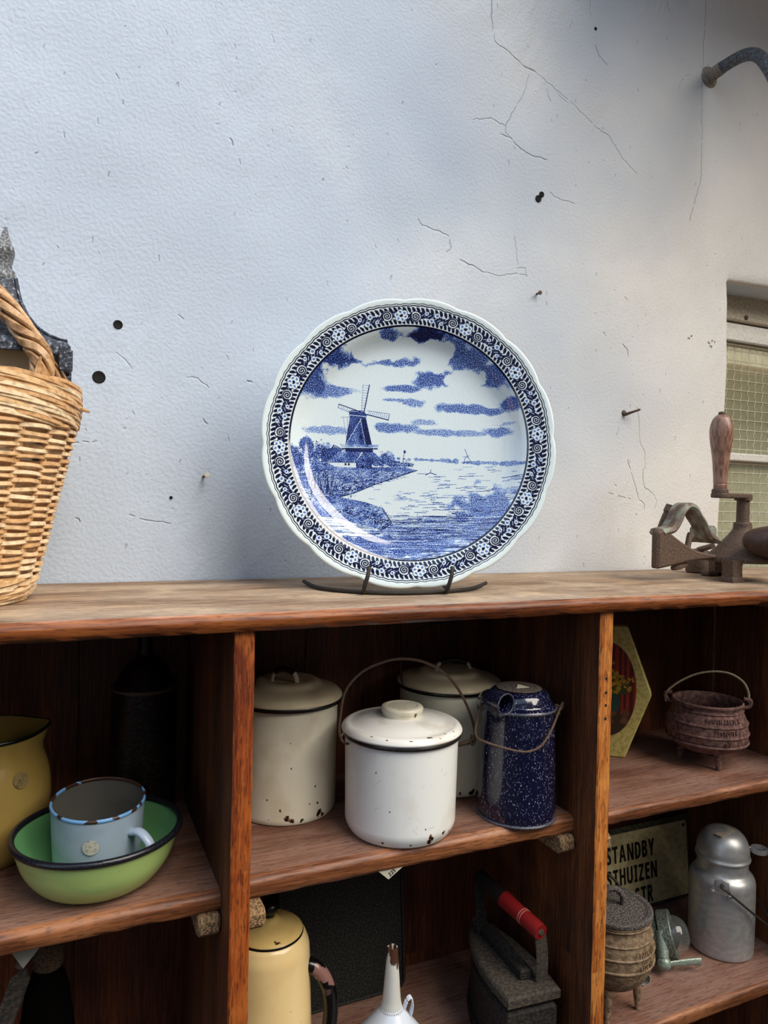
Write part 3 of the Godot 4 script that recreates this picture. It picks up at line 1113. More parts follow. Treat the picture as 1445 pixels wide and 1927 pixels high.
func build_shelving() -> void:
	var unit := thing("shelving_unit", "reddish brown timber shelving unit of open bays against the white wall", "shelving unit")
	M.wood_top = wood_mat(M.t_top, 0.72, 0.05)
	M.wood_edge = wood_mat(M.t_edge, 0.5, 0.06)
	M.wood_shelf = wood_mat(M.t_shelf, 0.7, 0.04)
	M.wood_shelf_edge = wood_mat(M.t_shelf_edge, 0.5, 0.05)
	M.wood_panel = wood_mat(M.t_panel, 0.55, 0.04)
	M.wood_face = wood_mat(M.t_face, 0.5, 0.07)
	M.wood_face_red = wood_mat(M.t_face, 0.5, 0.07)
	M.wood_face_red.albedo_color = Color(0.83, 0.70, 0.62)  # redder left uprights; the right side's warmer light is also in this difference
	own(board(-0.98, 1.92, 1.2455, TOP_Y, -0.370, 0.013, 0.011, M.wood_top, M.wood_edge, 3, 1.9), "worktop", unit)
	var ux := [[-0.3600, -0.3354], [0.1903, 0.2150], [0.7460, 0.7715], [1.3020, 1.3275], [1.8600, 1.8850]]
	for i in ux.size():
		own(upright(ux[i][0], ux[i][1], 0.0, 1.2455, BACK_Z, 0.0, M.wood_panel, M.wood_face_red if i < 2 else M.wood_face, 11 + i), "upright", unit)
	# shelves: bay, underside, top, front
	var sh := [[0, 0.882, 0.907, -0.049], [1, 0.887, 0.915, -0.050], [2, 0.889, 0.911, -0.045], [0, 0.503, 0.529, -0.05], [1, 0.504, 0.530, -0.05], [2, 0.510, 0.536, -0.045], [3, 0.889, 0.911, -0.045], [0, 0.10, 0.126, -0.04], [1, 0.10, 0.126, -0.04], [2, 0.10, 0.126, -0.04], [3, 0.10, 0.126, -0.04], [3, 0.510, 0.536, -0.045]]
	for i in sh.size():
		var s: Array = sh[i]
		var x0: float = ux[s[0]][1] + 0.0006
		var x1: float = ux[s[0] + 1][0] - 0.0006
		own(board(x0, x1, s[1], s[2], BACK_Z, s[3], 0.012 if s[0] != 2 else 0.007, M.wood_shelf, M.wood_shelf_edge, 23 + i * 3), "shelf", unit)
		if s[1] > 0.2:
			# cleats that carry the shelf, their sawn ends showing
			for side in [0, 1]:
				var zf: float = s[3] + (0.022 if side == 0 else 0.006)
				var lo: float = x0 if side == 0 else x1 - 0.028
				var q := [v2(BACK_Z, -0.0305), v2(zf - 0.012, -0.0305), v2(zf, -0.021), v2(zf, -0.007), v2(zf - 0.006, -0.0008), v2(BACK_Z, -0.0008)]
				var c := extrude(q, 0.0, 0.0275, 0.003)
				part(c, "cleat", M.cleat, unit, Transform3D(Basis(v3(0, 0, 1), v3(0, 1, 0), v3(-1, 0, 0)), v3(lo + 0.0275, s[1], 0)))
	# back boards, nailed on behind: seams left open
	for i in 4:
		var x0: float = ux[i][1]
		var x1: float = ux[i + 1][0]
		var seams := [x0, lerpf(x0, x1, 0.337), lerpf(x0, x1, 0.69), x1]
		for k in 3:
			var a: float = seams[k] + (0.0002 if k else -0.004)
			var b: float = seams[k + 1] - (0.0002 if k < 2 else -0.004)
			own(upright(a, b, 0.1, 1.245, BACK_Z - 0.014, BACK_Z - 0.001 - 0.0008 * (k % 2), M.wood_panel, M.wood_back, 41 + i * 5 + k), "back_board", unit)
	# old nail holes in the upright's edge
	for hy in [1.1427, 1.1216, 1.1021, 1.0818]:
		part(lathe([v2(0.0024, 0.0), v2(0.0018, 0.0007), v2(0.0, 0.0004)], 10), "nail_hole", M.dark, unit, Transform3D(Basis(Vector3.RIGHT, PI / 2), v3(0.7592, hy, 0.0002)), 50.0, false)
	part(box(v3(0.013, 0.330, 0.034), 0.003), "batten", M.wood_panel, unit, moved(1.295, 1.08, -0.279))
	part(box(v3(0.020, 0.030, 0.25), 0.003), "bracket", M.cleat, unit, moved(1.291, 1.228, -0.20))


func make_woods() -> void:
	var none := func(_v: float) -> float: return 0.0
	M.t_top = wood_image(2048, 512, 51, Color(0.36, 0.26, 0.19), Color(0.62, 0.50, 0.38), Color(0.84, 0.72, 0.57), Color(0.64, 0.58, 0.52), func(v: float) -> float: return 0.55 + 0.35 * smoothstep(0.75, 0.9, v), 0.35)
	M.t_edge = wood_image(2048, 64, 52, Color(0.27, 0.125, 0.055), Color(0.47, 0.24, 0.10), Color(0.62, 0.36, 0.165), Color(0.80, 0.62, 0.54), func(v: float) -> float: return 0.9 * smoothstep(0.20, 0.0, v), 0.3)
	M.t_shelf = wood_image(1024, 512, 53, Color(0.36, 0.22, 0.165), Color(0.50, 0.335, 0.26), Color(0.61, 0.445, 0.36), Color(0.56, 0.44, 0.39), func(v: float) -> float: return 0.75, 0.0)
	M.t_shelf_edge = wood_image(1024, 64, 54, Color(0.33, 0.18, 0.10), Color(0.50, 0.295, 0.17), Color(0.66, 0.43, 0.27), Color(0.66, 0.48, 0.40), func(v: float) -> float: return 0.7 * smoothstep(0.3, 0.05, v), 0.5)
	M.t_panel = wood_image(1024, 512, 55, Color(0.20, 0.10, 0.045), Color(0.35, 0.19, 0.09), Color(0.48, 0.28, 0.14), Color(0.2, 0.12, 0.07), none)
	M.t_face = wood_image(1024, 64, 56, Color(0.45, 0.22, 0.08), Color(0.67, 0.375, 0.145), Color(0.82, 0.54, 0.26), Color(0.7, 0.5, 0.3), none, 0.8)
	# split fibres and scuffs on the sawn edges
	var fim: Image = M.t_face.get_image()
	var g := RandomNumberGenerator.new()
	g.seed = 58
	for i in 420:
		var a := v2(g.randf() * 1024, g.randf() * 64)
		stroke(fim, a, a + v2(g.randf_range(6, 26), g.randf_range(-1.5, 1.5)), g.randf_range(0.8, 1.8), Color(0.86, 0.62, 0.36, g.randf_range(0.25, 0.7)) if g.randf() < 0.6 else Color(0.30, 0.13, 0.05, g.randf_range(0.3, 0.7)))
	M.t_face = ImageTexture.create_from_image(fim)
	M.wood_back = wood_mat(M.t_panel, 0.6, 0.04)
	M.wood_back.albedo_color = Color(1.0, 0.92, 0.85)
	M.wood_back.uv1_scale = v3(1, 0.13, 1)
	M.cleat = mottled(57, 0.03, [[0.2, Color(0.30, 0.22, 0.14)], [0.5, Color(0.56, 0.44, 0.30)], [0.8, Color(0.68, 0.55, 0.40)]], 0.85, 0.0, 12.0, 0.15)


# ------------------------------------------------------------------ the blue and white charger

const PN := 1280          # side of the painted picture
const PR := 627.0         # pixels from its centre to the plate's edge
var ink := PackedFloat32Array()


# the painter works in a frame where the plate's centre is (718, 710) and its edge 671 away
func pt(x: float, y: float) -> Vector2:
	return v2((x - 718.0) / 671.0 * PR + PN * 0.5, (y - 710.0) / 671.0 * PR + PN * 0.5)


func dab(x: float, y: float, rx: float, ry: float, dens: float, nb: PackedByteArray, erase := false, rag := 0.9) -> void:
	var c := pt(x, y)
	var k := PR / 671.0
	rx *= k
	ry *= k
	for py in range(maxi(0, int(c.y - ry * 1.6)), mini(PN, int(c.y + ry * 1.6))):
		for px in range(maxi(0, int(c.x - rx * 1.6)), mini(PN, int(c.x + rx * 1.6))):
			var d := v2((px - c.x) / rx, (py - c.y) / ry).length()
			var n := nb[py * PN + px] / 255.0 - 0.5
			var s := clampf((1.12 + n * rag - d) * (6.0 if erase else 2.6), 0.0, 1.0)
			if s > 0.0:
				var i := py * PN + px
				if erase:
					ink[i] = lerpf(ink[i], 0.02, s)
				else:
					ink[i] = maxf(ink[i], dens * s)


func line(pts: Array, wd: float, dens: float) -> void:
	for k in pts.size() - 1:
		var a := pt(pts[k].x, pts[k].y)
		var b := pt(pts[k + 1].x, pts[k + 1].y)
		var l := maxf((b - a).length(), 0.001)
		var d := (b - a) / l
		var e := wd + 1.0
		for py in range(maxi(0, int(minf(a.y, b.y) - e)), mini(PN, int(maxf(a.y, b.y) + e) + 1)):
			for px in range(maxi(0, int(minf(a.x, b.x) - e)), mini(PN, int(maxf(a.x, b.x) + e) + 1)):
				var q := v2(px, py) - a
				var s := clampf(q.dot(d), 0.0, l)
				var f := clampf(wd * 0.5 + 0.5 - (q - d * s).length(), 0.0, 1.0)
				if f > 0.0:
					var i := py * PN + px
					ink[i] = lerpf(ink[i], dens, f)


func fill(pts: Array, dens: float, nb: PackedByteArray, grainy := 0.5) -> void:
	var poly := PackedVector2Array()
	var lo := v2(INF, INF)
	var hi := v2(-INF, -INF)
	for q in pts:
		var w := pt(q.x, q.y)
		poly.append(w)
		lo = lo.min(w)
		hi = hi.max(w)
	for py in range(maxi(0, int(lo.y)), mini(PN, int(hi.y) + 1)):
		# crossings of this row
		var xs := []
		for i in poly.size():
			var a := poly[i]
			var b := poly[(i + 1) % poly.size()]
			if (a.y <= py) != (b.y <= py):
				xs.append(a.x + (py - a.y) / (b.y - a.y) * (b.x - a.x))
		xs.sort()
		for k in range(0, xs.size() - 1, 2):
			for px in range(int(xs[k]), int(xs[k + 1]) + 1):
				var i := py * PN + px
				ink[i] = clampf(dens + (nb[i] / 255.0 - 0.5) * grainy, 0.0, 1.0)


func border_tile(w: int, h: int) -> PackedFloat32Array:
	# one repeat of the flower and scroll border, leaves and scrolls dark on white
	var im := Image.create(w, h, false, Image.FORMAT_RF)
	im.fill(Color(0.02, 0, 0))
	var dk := Color(1, 0, 0)
	var wt := Color(0.0, 0, 0)
	var mid := Color(0.45, 0, 0)
	var leaf := func(a: Vector2, b: Vector2, r: float) -> void:
		for k in 9:
			var f := k / 8.0
			blob(im, lerpf(a.x, b.x, f) + sin(f * PI) * 4.0, lerpf(a.y, b.y, f), r * sin(PI * (0.18 + f * 0.72)), dk, 1, 0.0)
	for k in 15:
		var x := w * k / 15.0
		leaf.call(v2(x, 4), v2(x + 28, 66), 17.0)
		leaf.call(v2(x + 8, h - 3), v2(x - 20, h - 64), 17.0)
	# the dark vine along the middle
	for k in 40:
		var x := w * k / 40.0
		blob(im, x, h * 0.5 + sin(TAU * k / 40.0 * 2.0) * h * 0.10, 34.0, Color(0.92, 0, 0), k, 0.5)
	for k in 20:
		var x := w * (k + 0.5) / 20.0
		var yy := h * 0.5 + sin(TAU * (k + 0.5) / 20.0 * 2.0) * h * 0.10
		stroke(im, v2(x - 18, yy + 15), v2(x + 16, yy - 15), 6.0, wt)
	# buds between the flowers
	for q in [[0.035, 0.32, 32.0], [0.965, 0.68, 32.0], [0.12, 0.70, 24.0], [0.88, 0.30, 24.0]]:
		blob(im, q[0] * w, q[1] * h, q[2] + 4.0, dk, 3, 0.05)
		blob(im, q[0] * w, q[1] * h, q[2], wt, 3, 0.1)
		blob(im, q[0] * w + 2, q[1] * h, q[2] * 0.5, mid, 4, 0.2)
	# scrolls either side of the flower
	for s in [-1, 1]:
		var c := v2(w * (0.5 + s * 0.215), h * (0.46 if s < 0 else 0.54))
		blob(im, c.x, c.y, 70.0, dk, 5, 0.0)
		blob(im, c.x, c.y, 60.0, wt, 5, 0.0)
		var last := c
		for k in 46:
			var f := k / 45.0
			var a := f * TAU * 2.1 + (0.0 if s < 0 else PI)
			var q := c + v2(cos(a) * s, sin(a)) * (6.0 + f * 50.0)
			if k > 0:
				stroke(im, last, q, 15.0, dk)
			last = q
	# the flower
	var c := v2(w * 0.5, h * 0.5)
	for k in 6:
		var a := TAU * k / 6.0 + 0.3
		blob(im, c.x + cos(a) * 48, c.y + sin(a) * 46, 40.0, dk, 7, 0.05)
	for k in 6:
		var a := TAU * k / 6.0 + 0.3
		blob(im, c.x + cos(a) * 48, c.y + sin(a) * 46, 33.0, wt, 7, 0.08)
		blob(im, c.x + cos(a) * 50, c.y + sin(a) * 48, 14.0, mid, 8 + k, 0.4)
	blob(im, c.x, c.y, 26.0, wt, 7, 0.1)
	blob(im, c.x, c.y, 19.0, dk, 7, 0.3)
	return im.get_data().to_float32_array()


func paint_plate() -> ImageTexture:
	ink.resize(PN * PN)
	ink.fill(0.02)
	var nb := noise_bytes(61, PN, PN, PN / 4, PN / 4, 0.045, 4)
	var fine := noise_bytes(62, PN, PN, PN, PN, 0.17, 2)
	var g := RandomNumberGenerator.new()
	g.seed = 63
	# sky: blue gaps, then clouds cut out of them
	for q in [[330, 330, 160, 95, 0.74], [245, 440, 95, 80, 0.66], [290, 470, 130, 42, 0.45], [620, 205, 40, 48, 0.62], [800, 200, 115, 34, 0.95], [900, 262, 120, 50, 0.55], [1000, 300, 130, 55, 0.52], [660, 310, 115, 36, 0.5], [560, 345, 95, 24, 0.36], [840, 390, 105, 52, 0.58], [1100, 385, 115, 62, 0.55], [680, 445, 95, 18, 0.5], [370, 470, 105, 24, 0.4], [730, 512, 62, 22, 0.36], [650, 500, 70, 7, 0.34], [960, 535, 115, 30, 0.48], [1085, 542, 135, 20, 0.48], [1190, 520, 62, 32, 0.55], [650, 632, 92, 24, 0.45], [330, 652, 95, 22, 0.3], [870, 652, 110, 18, 0.34], [1000, 650, 150, 14, 0.28], [1130, 642, 82, 22, 0.42], [800, 602, 65, 14, 0.26], [1150, 602, 92, 9, 0.24]]:
		dab(q[0], q[1], q[2], q[3], q[4], nb)
	for q in [[600, 268, 150, 46], [500, 275, 60, 40], [830, 262, 92, 42], [845, 318, 60, 50], [520, 385, 190, 50], [440, 405, 120, 36], [990, 405, 92, 56], [650, 380, 105, 36], [1010, 455, 120, 44], [945, 585, 105, 34], [1060, 592, 110, 20], [350, 555, 140, 50], [640, 560, 120, 44], [700, 242, 60, 36]]:
		dab(q[0], q[1], q[2], q[3], 0.0, nb, true, 0.7)
	# the far bank
	for k in 26:
		dab(650 + k * 25 + g.randf_range(-8, 8), 783 + k * 0.6 - g.randf_range(0, 6), g.randf_range(10, 26), g.randf_range(5, 13), g.randf_range(0.3, 0.5), nb)
	# water: strokes thicken towards the near right
	for k in 1300:
		var y := lerpf(805, 1250, pow(g.randf(), 0.75))
		var x := g.randf_range(420, 1270)
		var shade := clampf((x - 640.0) / 620.0 * 0.45 + (y - 800.0) / 430.0 * 0.55, 0.05, 1.0)
		if y < 1060 and x < 700 - (y - 900) * 0.4:
			shade *= 0.4
		if g.randf() > shade + 0.12:
			continue
		var l := g.randf_range(22, 90) * (0.5 + shade * 0.6)
		var pts := []
		for i in 5:
			pts.append(v2(x + l * (i / 4.0 - 0.5), y + g.randf_range(-1.6, 1.6) - (x - 700) * 0.012 + l * (i / 4.0 - 0.5) * -0.025))
		line(pts, g.randf_range(1.1, 2.2 + shade * 1.6), clampf(0.3 + shade * 0.75 + g.randf_range(-0.15, 0.15), 0.2, 0.98))
	dab(640, 1185, 330, 55, 0.55, nb, false, 1.2)
	dab(1080, 1040, 170, 130, 0.42, nb, false, 1.4)
	dab(800, 1120, 260, 60, 0.40, nb, false, 1.4)
	for k in 420:
		var y := g.randf_range(1040, 1250)
		var x := g.randf_range(330, 1200)
		var l := g.randf_range(20, 80)
		line([v2(x - l, y), v2(x, y + g.randf_range(-2, 2)), v2(x + l, y - 1)], g.randf_range(1.0, 2.4), 0.9 if g.randf() < 0.6 else 0.12)
	# the near bank
	fill([v2(150, 790), v2(330, 800), v2(560, 822), v2(700, 818), v2(760, 832), v2(650, 872), v2(560, 905), v2(470, 945), v2(405, 965), v2(520, 985), v2(600, 1010), v2(645, 1080), v2(600, 1112), v2(480, 1085), v2(380, 1060), v2(300, 1060), v2(210, 980), v2(165, 880)], 0.50, nb, 0.7)
	for k in 900:
		var x := g.randf_range(190, 720)
		var y := g.randf_range(840, 960)
		if x > 900 - (y - 790) * 3.2 + 40:
			continue
		line([v2(x, y), v2(x + g.randf_range(6, 20), y + g.randf_range(-4, 3))], g.randf_range(1.0, 2.2), g.randf_range(0.7, 1.0) if g.randf() < 0.5 else 0.08)
	for q in [[430, 930, 60, 26], [560, 1045, 70, 42], [600, 1080, 46, 30], [450, 1030, 70, 24], [330, 900, 40, 60], [290, 980, 70, 50]]:
		for k in 70:
			var x: float = q[0] + g.randfn(0.0, 0.5) * q[2]
			var y: float = q[1] + g.randfn(0.0, 0.5) * q[3]
			line([v2(x, y), v2(x + g.randf_range(-6, 16), y + g.randf_range(-10, 6))], g.randf_range(1.5, 4.0), 1.0 if g.randf() < 0.66 else 0.15)
	for k in 60:
		var x := g.randf_range(270, 370)
		line([v2(x, 950), v2(x + g.randf_range(-20, 20), g.randf_range(850, 890))], 1.6, 0.95 if g.randf() < 0.6 else 0.2)
	line([v2(760, 832), v2(650, 872), v2(560, 905), v2(470, 945), v2(405, 965)], 3.2, 1.0)
	line([v2(600, 1010), v2(645, 1080), v2(600, 1112)], 3.0, 1.0)
	# trees and bushes
	for q in [[200, 770, 34, 34], [255, 745, 40, 40], [310, 735, 36, 36], [285, 775, 50, 26], [610, 775, 34, 30], [660, 800, 44, 18], [710, 806, 36, 12], [590, 790, 30, 20]]:
		dab(q[0], q[1], q[2], q[3], 0.62, nb, false, 1.6)
		for k in 46:
			var x: float = q[0] + g.randfn(0.0, 0.55) * q[2]
			var y: float = q[1] + g.randfn(0.0, 0.5) * q[3]
			line([v2(x, y), v2(x + g.randf_range(-5, 5), y + g.randf_range(-5, 2))], g.randf_range(1.5, 3.2), 0.95 if g.randf() < 0.6 else 0.1)
	# barn, farmhouse
	fill([v2(318, 742), v2(355, 742), v2(372, 728), v2(410, 742), v2(412, 800), v2(318, 800)], 0.72, nb, 0.3)
	line([v2(310, 742), v2(360, 742), v2(372, 722), v2(420, 746)], 3.0, 1.0)
	fill([v2(345, 803), v2(390, 755), v2(505, 742), v2(478, 800)], 0.48, nb, 0.7)
	fill([v2(345, 803), v2(478, 803), v2(478, 826), v2(380, 824)], 0.03, nb, 0.0)
	fill([v2(478, 828), v2(478, 802), v2(512, 756), v2(552, 800), v2(548, 830)], 0.70, nb, 0.4)
	fill([v2(505, 742), v2(560, 752), v2(600, 790), v2(552, 800), v2(512, 754)], 0.62, nb, 0.5)
	line([v2(340, 803), v2(478, 802), v2(510, 752), v2(556, 802)], 2.6, 1.0)
	for q in [[425, 806, 8, 10], [440, 806, 8, 10], [505, 785, 8, 9], [502, 812, 9, 16]]:
		fill([v2(q[0], q[1]), v2(q[0] + q[2], q[1]), v2(q[0] + q[2], q[1] + q[3]), v2(q[0], q[1] + q[3])], 1.0, nb, 0.0)
	for k in 9:
		line([v2(222 + k * 14, 792), v2(222 + k * 14, 818)], 1.6, 0.95)
	line([v2(218, 798), v2(340, 802)], 1.6, 0.95)
	line([v2(218, 810), v2(340, 812)], 1.6, 0.95)
	# the mill
	fill([v2(446, 588), v2(514, 582), v2(556, 748), v2(424, 748)], 0.70, nb, 0.6)
	fill([v2(498, 588), v2(518, 586), v2(553, 735), v2(528, 735)], 0.96, nb, 0.1)
	line([v2(492, 590), v2(522, 735)], 2.0, 0.1)
	line([v2(500, 590), v2(428, 720)], 2.6, 0.05)
	line([v2(446, 588), v2(424, 740)], 2.0, 1.0)
	fill([v2(492, 672), v2(502, 670), v2(504, 692), v2(494, 693)], 1.0, nb, 0.0)
	fill([v2(440, 562), v2(455, 554), v2(505, 556), v2(524, 575), v2(520, 594), v2(444, 590)], 0.72, nb, 0.4)
	line([v2(440, 578), v2(520, 584)], 3.0, 0.05)
	line([v2(450, 560), v2(506, 560)], 2.0, 0.05)
	fill([v2(402, 716), v2(580, 716), v2(578, 730), v2(408, 732)], 0.45, nb, 0.9)
	line([v2(406, 733), v2(580, 730)], 3.0, 0.05)
	line([v2(412, 738), v2(574, 735)], 5.0, 1.0)
	fill([v2(428, 741), v2(552, 741), v2(554, 752), v2(428, 752)], 0.95, nb, 0.0)
	# sails
	line([v2(508, 574), v2(533, 432)], 4.0, 1.0)
	line([v2(498, 566), v2(502, 432)], 1.2, 0.7)
	line([v2(516, 572), v2(624, 597)], 4.0, 1.0)
	line([v2(524, 555), v2(629, 568), v2(624, 597)], 1.4, 0.8)
	line([v2(496, 562), v2(392, 528)], 3.4, 1.0)
	line([v2(480, 578), v2(388, 546), v2(392, 528)], 1.4, 0.8)
	for k in 11:
		var f := k / 10.0
		line([v2(508, 574).lerp(v2(533, 432), 0.1 + f * 0.88), v2(498, 566).lerp(v2(502, 432), 0.1 + f * 0.88)], 1.1, 0.75)
		line([v2(516, 572).lerp(v2(624, 597), 0.1 + f * 0.88), v2(524, 555).lerp(v2(629, 568), 0.1 + f * 0.88)], 1.1, 0.75)
		if k > 3:
			line([v2(496, 562).lerp(v2(392, 528), f * 0.97), v2(480, 578).lerp(v2(388, 546), f * 0.97)], 1.1, 0.75)
	line([v2(404, 590), v2(452, 588)], 1.6, 0.8)
	line([v2(414, 592), v2(434, 712)], 1.2, 0.7)
	line([v2(432, 592), v2(440, 715)], 1.2, 0.7)
	# small things on the water: a marker post, a boat, a far mill
	line([v2(700, 745), v2(693, 800)], 2.2, 0.75)
	dab(702, 746, 6, 9, 0.9, nb)
	line([v2(800, 852), v2(822, 842), v2(850, 850)], 3.0, 0.95)
	line([v2(822, 842), v2(826, 828)], 2.0, 0.85)
	line([v2(984, 726), v2(1000, 768), v2(1012, 782)], 2.0, 0.75)
	line([v2(972, 764), v2(1006, 756)], 1.4, 0.6)
	line([v2(978, 796), v2(986, 764), v2(1002, 764)], 2.2, 0.7)
	# a scribbled signature
	line([v2(716, 1122), v2(722, 1108), v2(732, 1104), v2(728, 1116), v2(738, 1110), v2(742, 1116), v2(748, 1102), v2(754, 1110), v2(760, 1098), v2(768, 1104)], 2.2, 1.0)

	# lay the ink down
	var tw := 768
	var th := 208
	var tile := border_tile(tw, th)
	var paper := Color(0.88, 0.93, 0.93)
	var pale := Color(0.42, 0.55, 0.80)
	var deep := Color(0.16, 0.25, 0.58)
	var navy := Color(0.03, 0.035, 0.14)
	var d := PackedByteArray()
	d.resize(PN * PN * 3)
	for py in PN:
		for px in PN:
			var i := py * PN + px
			var dx := px - PN * 0.5
			var dy := py - PN * 0.5
			var r := sqrt(dx * dx + dy * dy) / PR
			var v := 0.0
			if r < 0.806:
				v = ink[i]
				v = clampf(v * 0.96 + (fine[i] / 255.0 - 0.5) * (4.2 * v * (1.0 - v * 0.78) + 0.05), 0.0, 1.0)
			elif r < 0.818:
				v = 1.0
			elif r < 0.97:
				var a := atan2(dx, -dy)
				if r < 0.938:
					var u := fposmod((a + 0.078) / TAU * 12.0 + 0.5, 1.0)
					var w := (0.936 - r) / 0.114
					if w > 0.0 and w < 1.0:
						v = tile[int(w * th) * tw + mini(tw - 1, int(u * tw))]
						v = clampf(v + (fine[i] / 255.0 - 0.5) * 0.25, 0.0, 1.0)
				else:
					var wave := 0.0022 * sin(a * 96.0) + 0.003 * sin(a * 16.0)
					if absf(r - 0.944 - wave) < 0.0036 or absf(r - 0.957 - wave) < 0.0024:
						v = 1.0
			var c: Color
			if v < 0.35:
				c = paper.lerp(pale, v / 0.35)
			elif v < 0.65:
				c = pale.lerp(deep, (v - 0.35) / 0.3)
			else:
				c = deep.lerp(navy, (v - 0.65) / 0.35)
			d[i * 3] = int(c.r * 255)
			d[i * 3 + 1] = int(c.g * 255)
			d[i * 3 + 2] = int(c.b * 255)
	var im := Image.create_from_data(PN, PN, false, Image.FORMAT_RGB8, d)
	return ImageTexture.create_from_image(im)


func build_plate() -> void:
	var R := 0.2317
	var yaw := 0.36
	var tilt := 0.13
	var n := v3(-sin(yaw) * cos(tilt), sin(tilt), cos(yaw) * cos(tilt))
	var ax := v3(cos(yaw), 0, sin(yaw))
	var at := v3(0.4932, 1.5028, -0.1536)
	var plate := thing("charger_plate", "large blue and white glazed plate painted with a windmill by water", "plate", at)
	plate.transform = Transform3D(Basis(ax, n.cross(ax), n), at)
	# front: foot of the well, cove, flange, rolled scalloped rim; then the back
	var prof := [v2(0.0, 0.0), v2(0.30, 0.0), v2(0.55, 0.0005), v2(0.66, 0.002), v2(0.71, 0.006), v2(0.745, 0.0125), v2(0.775, 0.0195), v2(0.80, 0.0245), v2(0.825, 0.0272), v2(0.86, 0.0288), v2(0.92, 0.0312), v2(0.965, 0.034), v2(0.985, 0.0352), v2(0.996, 0.0345), v2(1.0, 0.0325), v2(0.995, 0.0305), v2(0.97, 0.0285), v2(0.90, 0.0248), v2(0.82, 0.0205), v2(0.77, 0.0125), v2(0.72, 0.001), v2(0.66, -0.0045), v2(0.60, -0.006), v2(0.59, -0.0105), v2(0.565, -0.0105), v2(0.555, -0.006), v2(0.30, -0.006), v2(0.0, -0.006)]
	var seg := 320
	var b := MB.new()
	var glaze := mat(Color.WHITE, 0.09, 0.0, paint_plate())
	glaze.clearcoat_enabled = true
	glaze.clearcoat = 0.7
	glaze.clearcoat_roughness = 0.06
	var rows := []
	for j in seg:
		var a := TAU * j / seg
		var w := fposmod((a + 0.05) / TAU * 16.0, 1.0)
		var cusp := -0.017 * pow(absf(w * 2.0 - 1.0), 2.6) + 0.003
		var row := PackedVector3Array()
		for q in prof:
			var k: float = smoothstep(0.86, 1.0, q.x)
			var rr: float = q.x * R * (1.0 + cusp * k)
			row.append(v3(sin(a) * rr, cos(a) * rr, q.y - 0.0325 + cusp * k * 0.05))
		rows.append(row)
	var uv := func(q: Vector3) -> Vector2: return v2(0.5 + q.x / R * PR / PN, 0.5 - q.y / R * PR / PN)
	for j in seg:
		var r0: PackedVector3Array = rows[j]
		var r1: PackedVector3Array = rows[(j + 1) % seg]
		for i in prof.size() - 1:
			var pos := [r0[i], r1[i], r1[i + 1], r0[i + 1]]
			var us := []
			for q in pos:
				us.append(uv.call(q) if i < 13 else v2(0.5, 0.5 - 0.985 * PR / PN))
			if i == 0:
				b.tri(pos[0], pos[2], pos[3], us[0], us[2], us[3])
			elif i == prof.size() - 2:
				b.tri(pos[0], pos[1], pos[2], us[0], us[1], us[2])
			else:
				b.quad(pos[0], pos[1], pos[2], pos[3], us[0], us[1], us[2], us[3])
	part(b, "dish", glaze, plate, Transform3D(), 60.0)

	# the wire stand
	var st := thing("plate_stand", "dark wire stand with two hooks holding up the plate", "plate stand")
	var bow := smooth_path([v3(0.3589, 1.2735, -0.2592), v3(0.3573, 1.2716, -0.2061), v3(0.3697, 1.271, -0.1674), v3(0.4043, 1.271, -0.125), v3(0.4454, 1.271, -0.1014), v3(0.4949, 1.271, -0.0952), v3(0.5446, 1.271, -0.1028), v3(0.5923, 1.2718, -0.1191), v3(0.6419, 1.2745, -0.1603)], 6)
	var rad := PackedFloat32Array()
	for i in bow.size():
		rad.append(0.0033 if i > 2 and i < bow.size() - 3 else 0.0030)
	part(tube(bow, rad, 10), "foot_bar", M.black_wire, st)
	var hook := func(a: Vector3) -> MB:
		# up in front of the rim, under it and back to the easel leg
		return tube(smooth_path([a + v3(0.005, 0.030, -0.004) - n * 0.004, a + v3(0.001, 0.017, 0.0), a + v3(-0.003, 0.001, -0.002), a + v3(0.0, -0.0065, -0.010), a + v3(0.012, -0.0055, -0.03), a + v3(0.030, -0.003, -0.078), a + v3(0.040, 0.03, -0.10), a + v3(0.048, 0.09, -0.112), a + v3(0.052, 0.14, -0.120)], 6), 0.0031, 10)
	part(hook.call(v3(0.4045, 1.2795, -0.105)), "hook", M.black_wire, st)
	part(hook.call(v3(0.5285, 1.2795, -0.078)), "hook", M.black_wire, st)
	part(tube(smooth_path([v3(0.455, 1.419, -0.226), v3(0.515, 1.425, -0.213), v3(0.58, 1.419, -0.199)], 6), 0.003, 10), "cross_bar", M.black_wire, st)
	part(tube(smooth_path([v3(0.515, 1.425, -0.213), v3(0.535, 1.35, -0.26), v3(0.555, 1.271, -0.315)], 6), 0.003, 10), "easel_leg", M.black_wire, st)


# ------------------------------------------------------------------ basket and lantern

func basket_r(y: float) -> float:
	var pts := [v2(1.266, 0.096), v2(1.272, 0.104), v2(1.283, 0.1125), v2(1.305, 0.1195), v2(1.348, 0.1295), v2(1.393, 0.139), v2(1.440, 0.1500), v2(1.492, 0.162), v2(1.519, 0.166), v2(1.545, 0.165)]
	for i in pts.size() - 1:
		if y <= pts[i + 1].x:
			return lerpf(pts[i].y, pts[i + 1].y, clampf((y - pts[i].x) / (pts[i + 1].x - pts[i].x), 0.0, 1.0))
	return 0.165


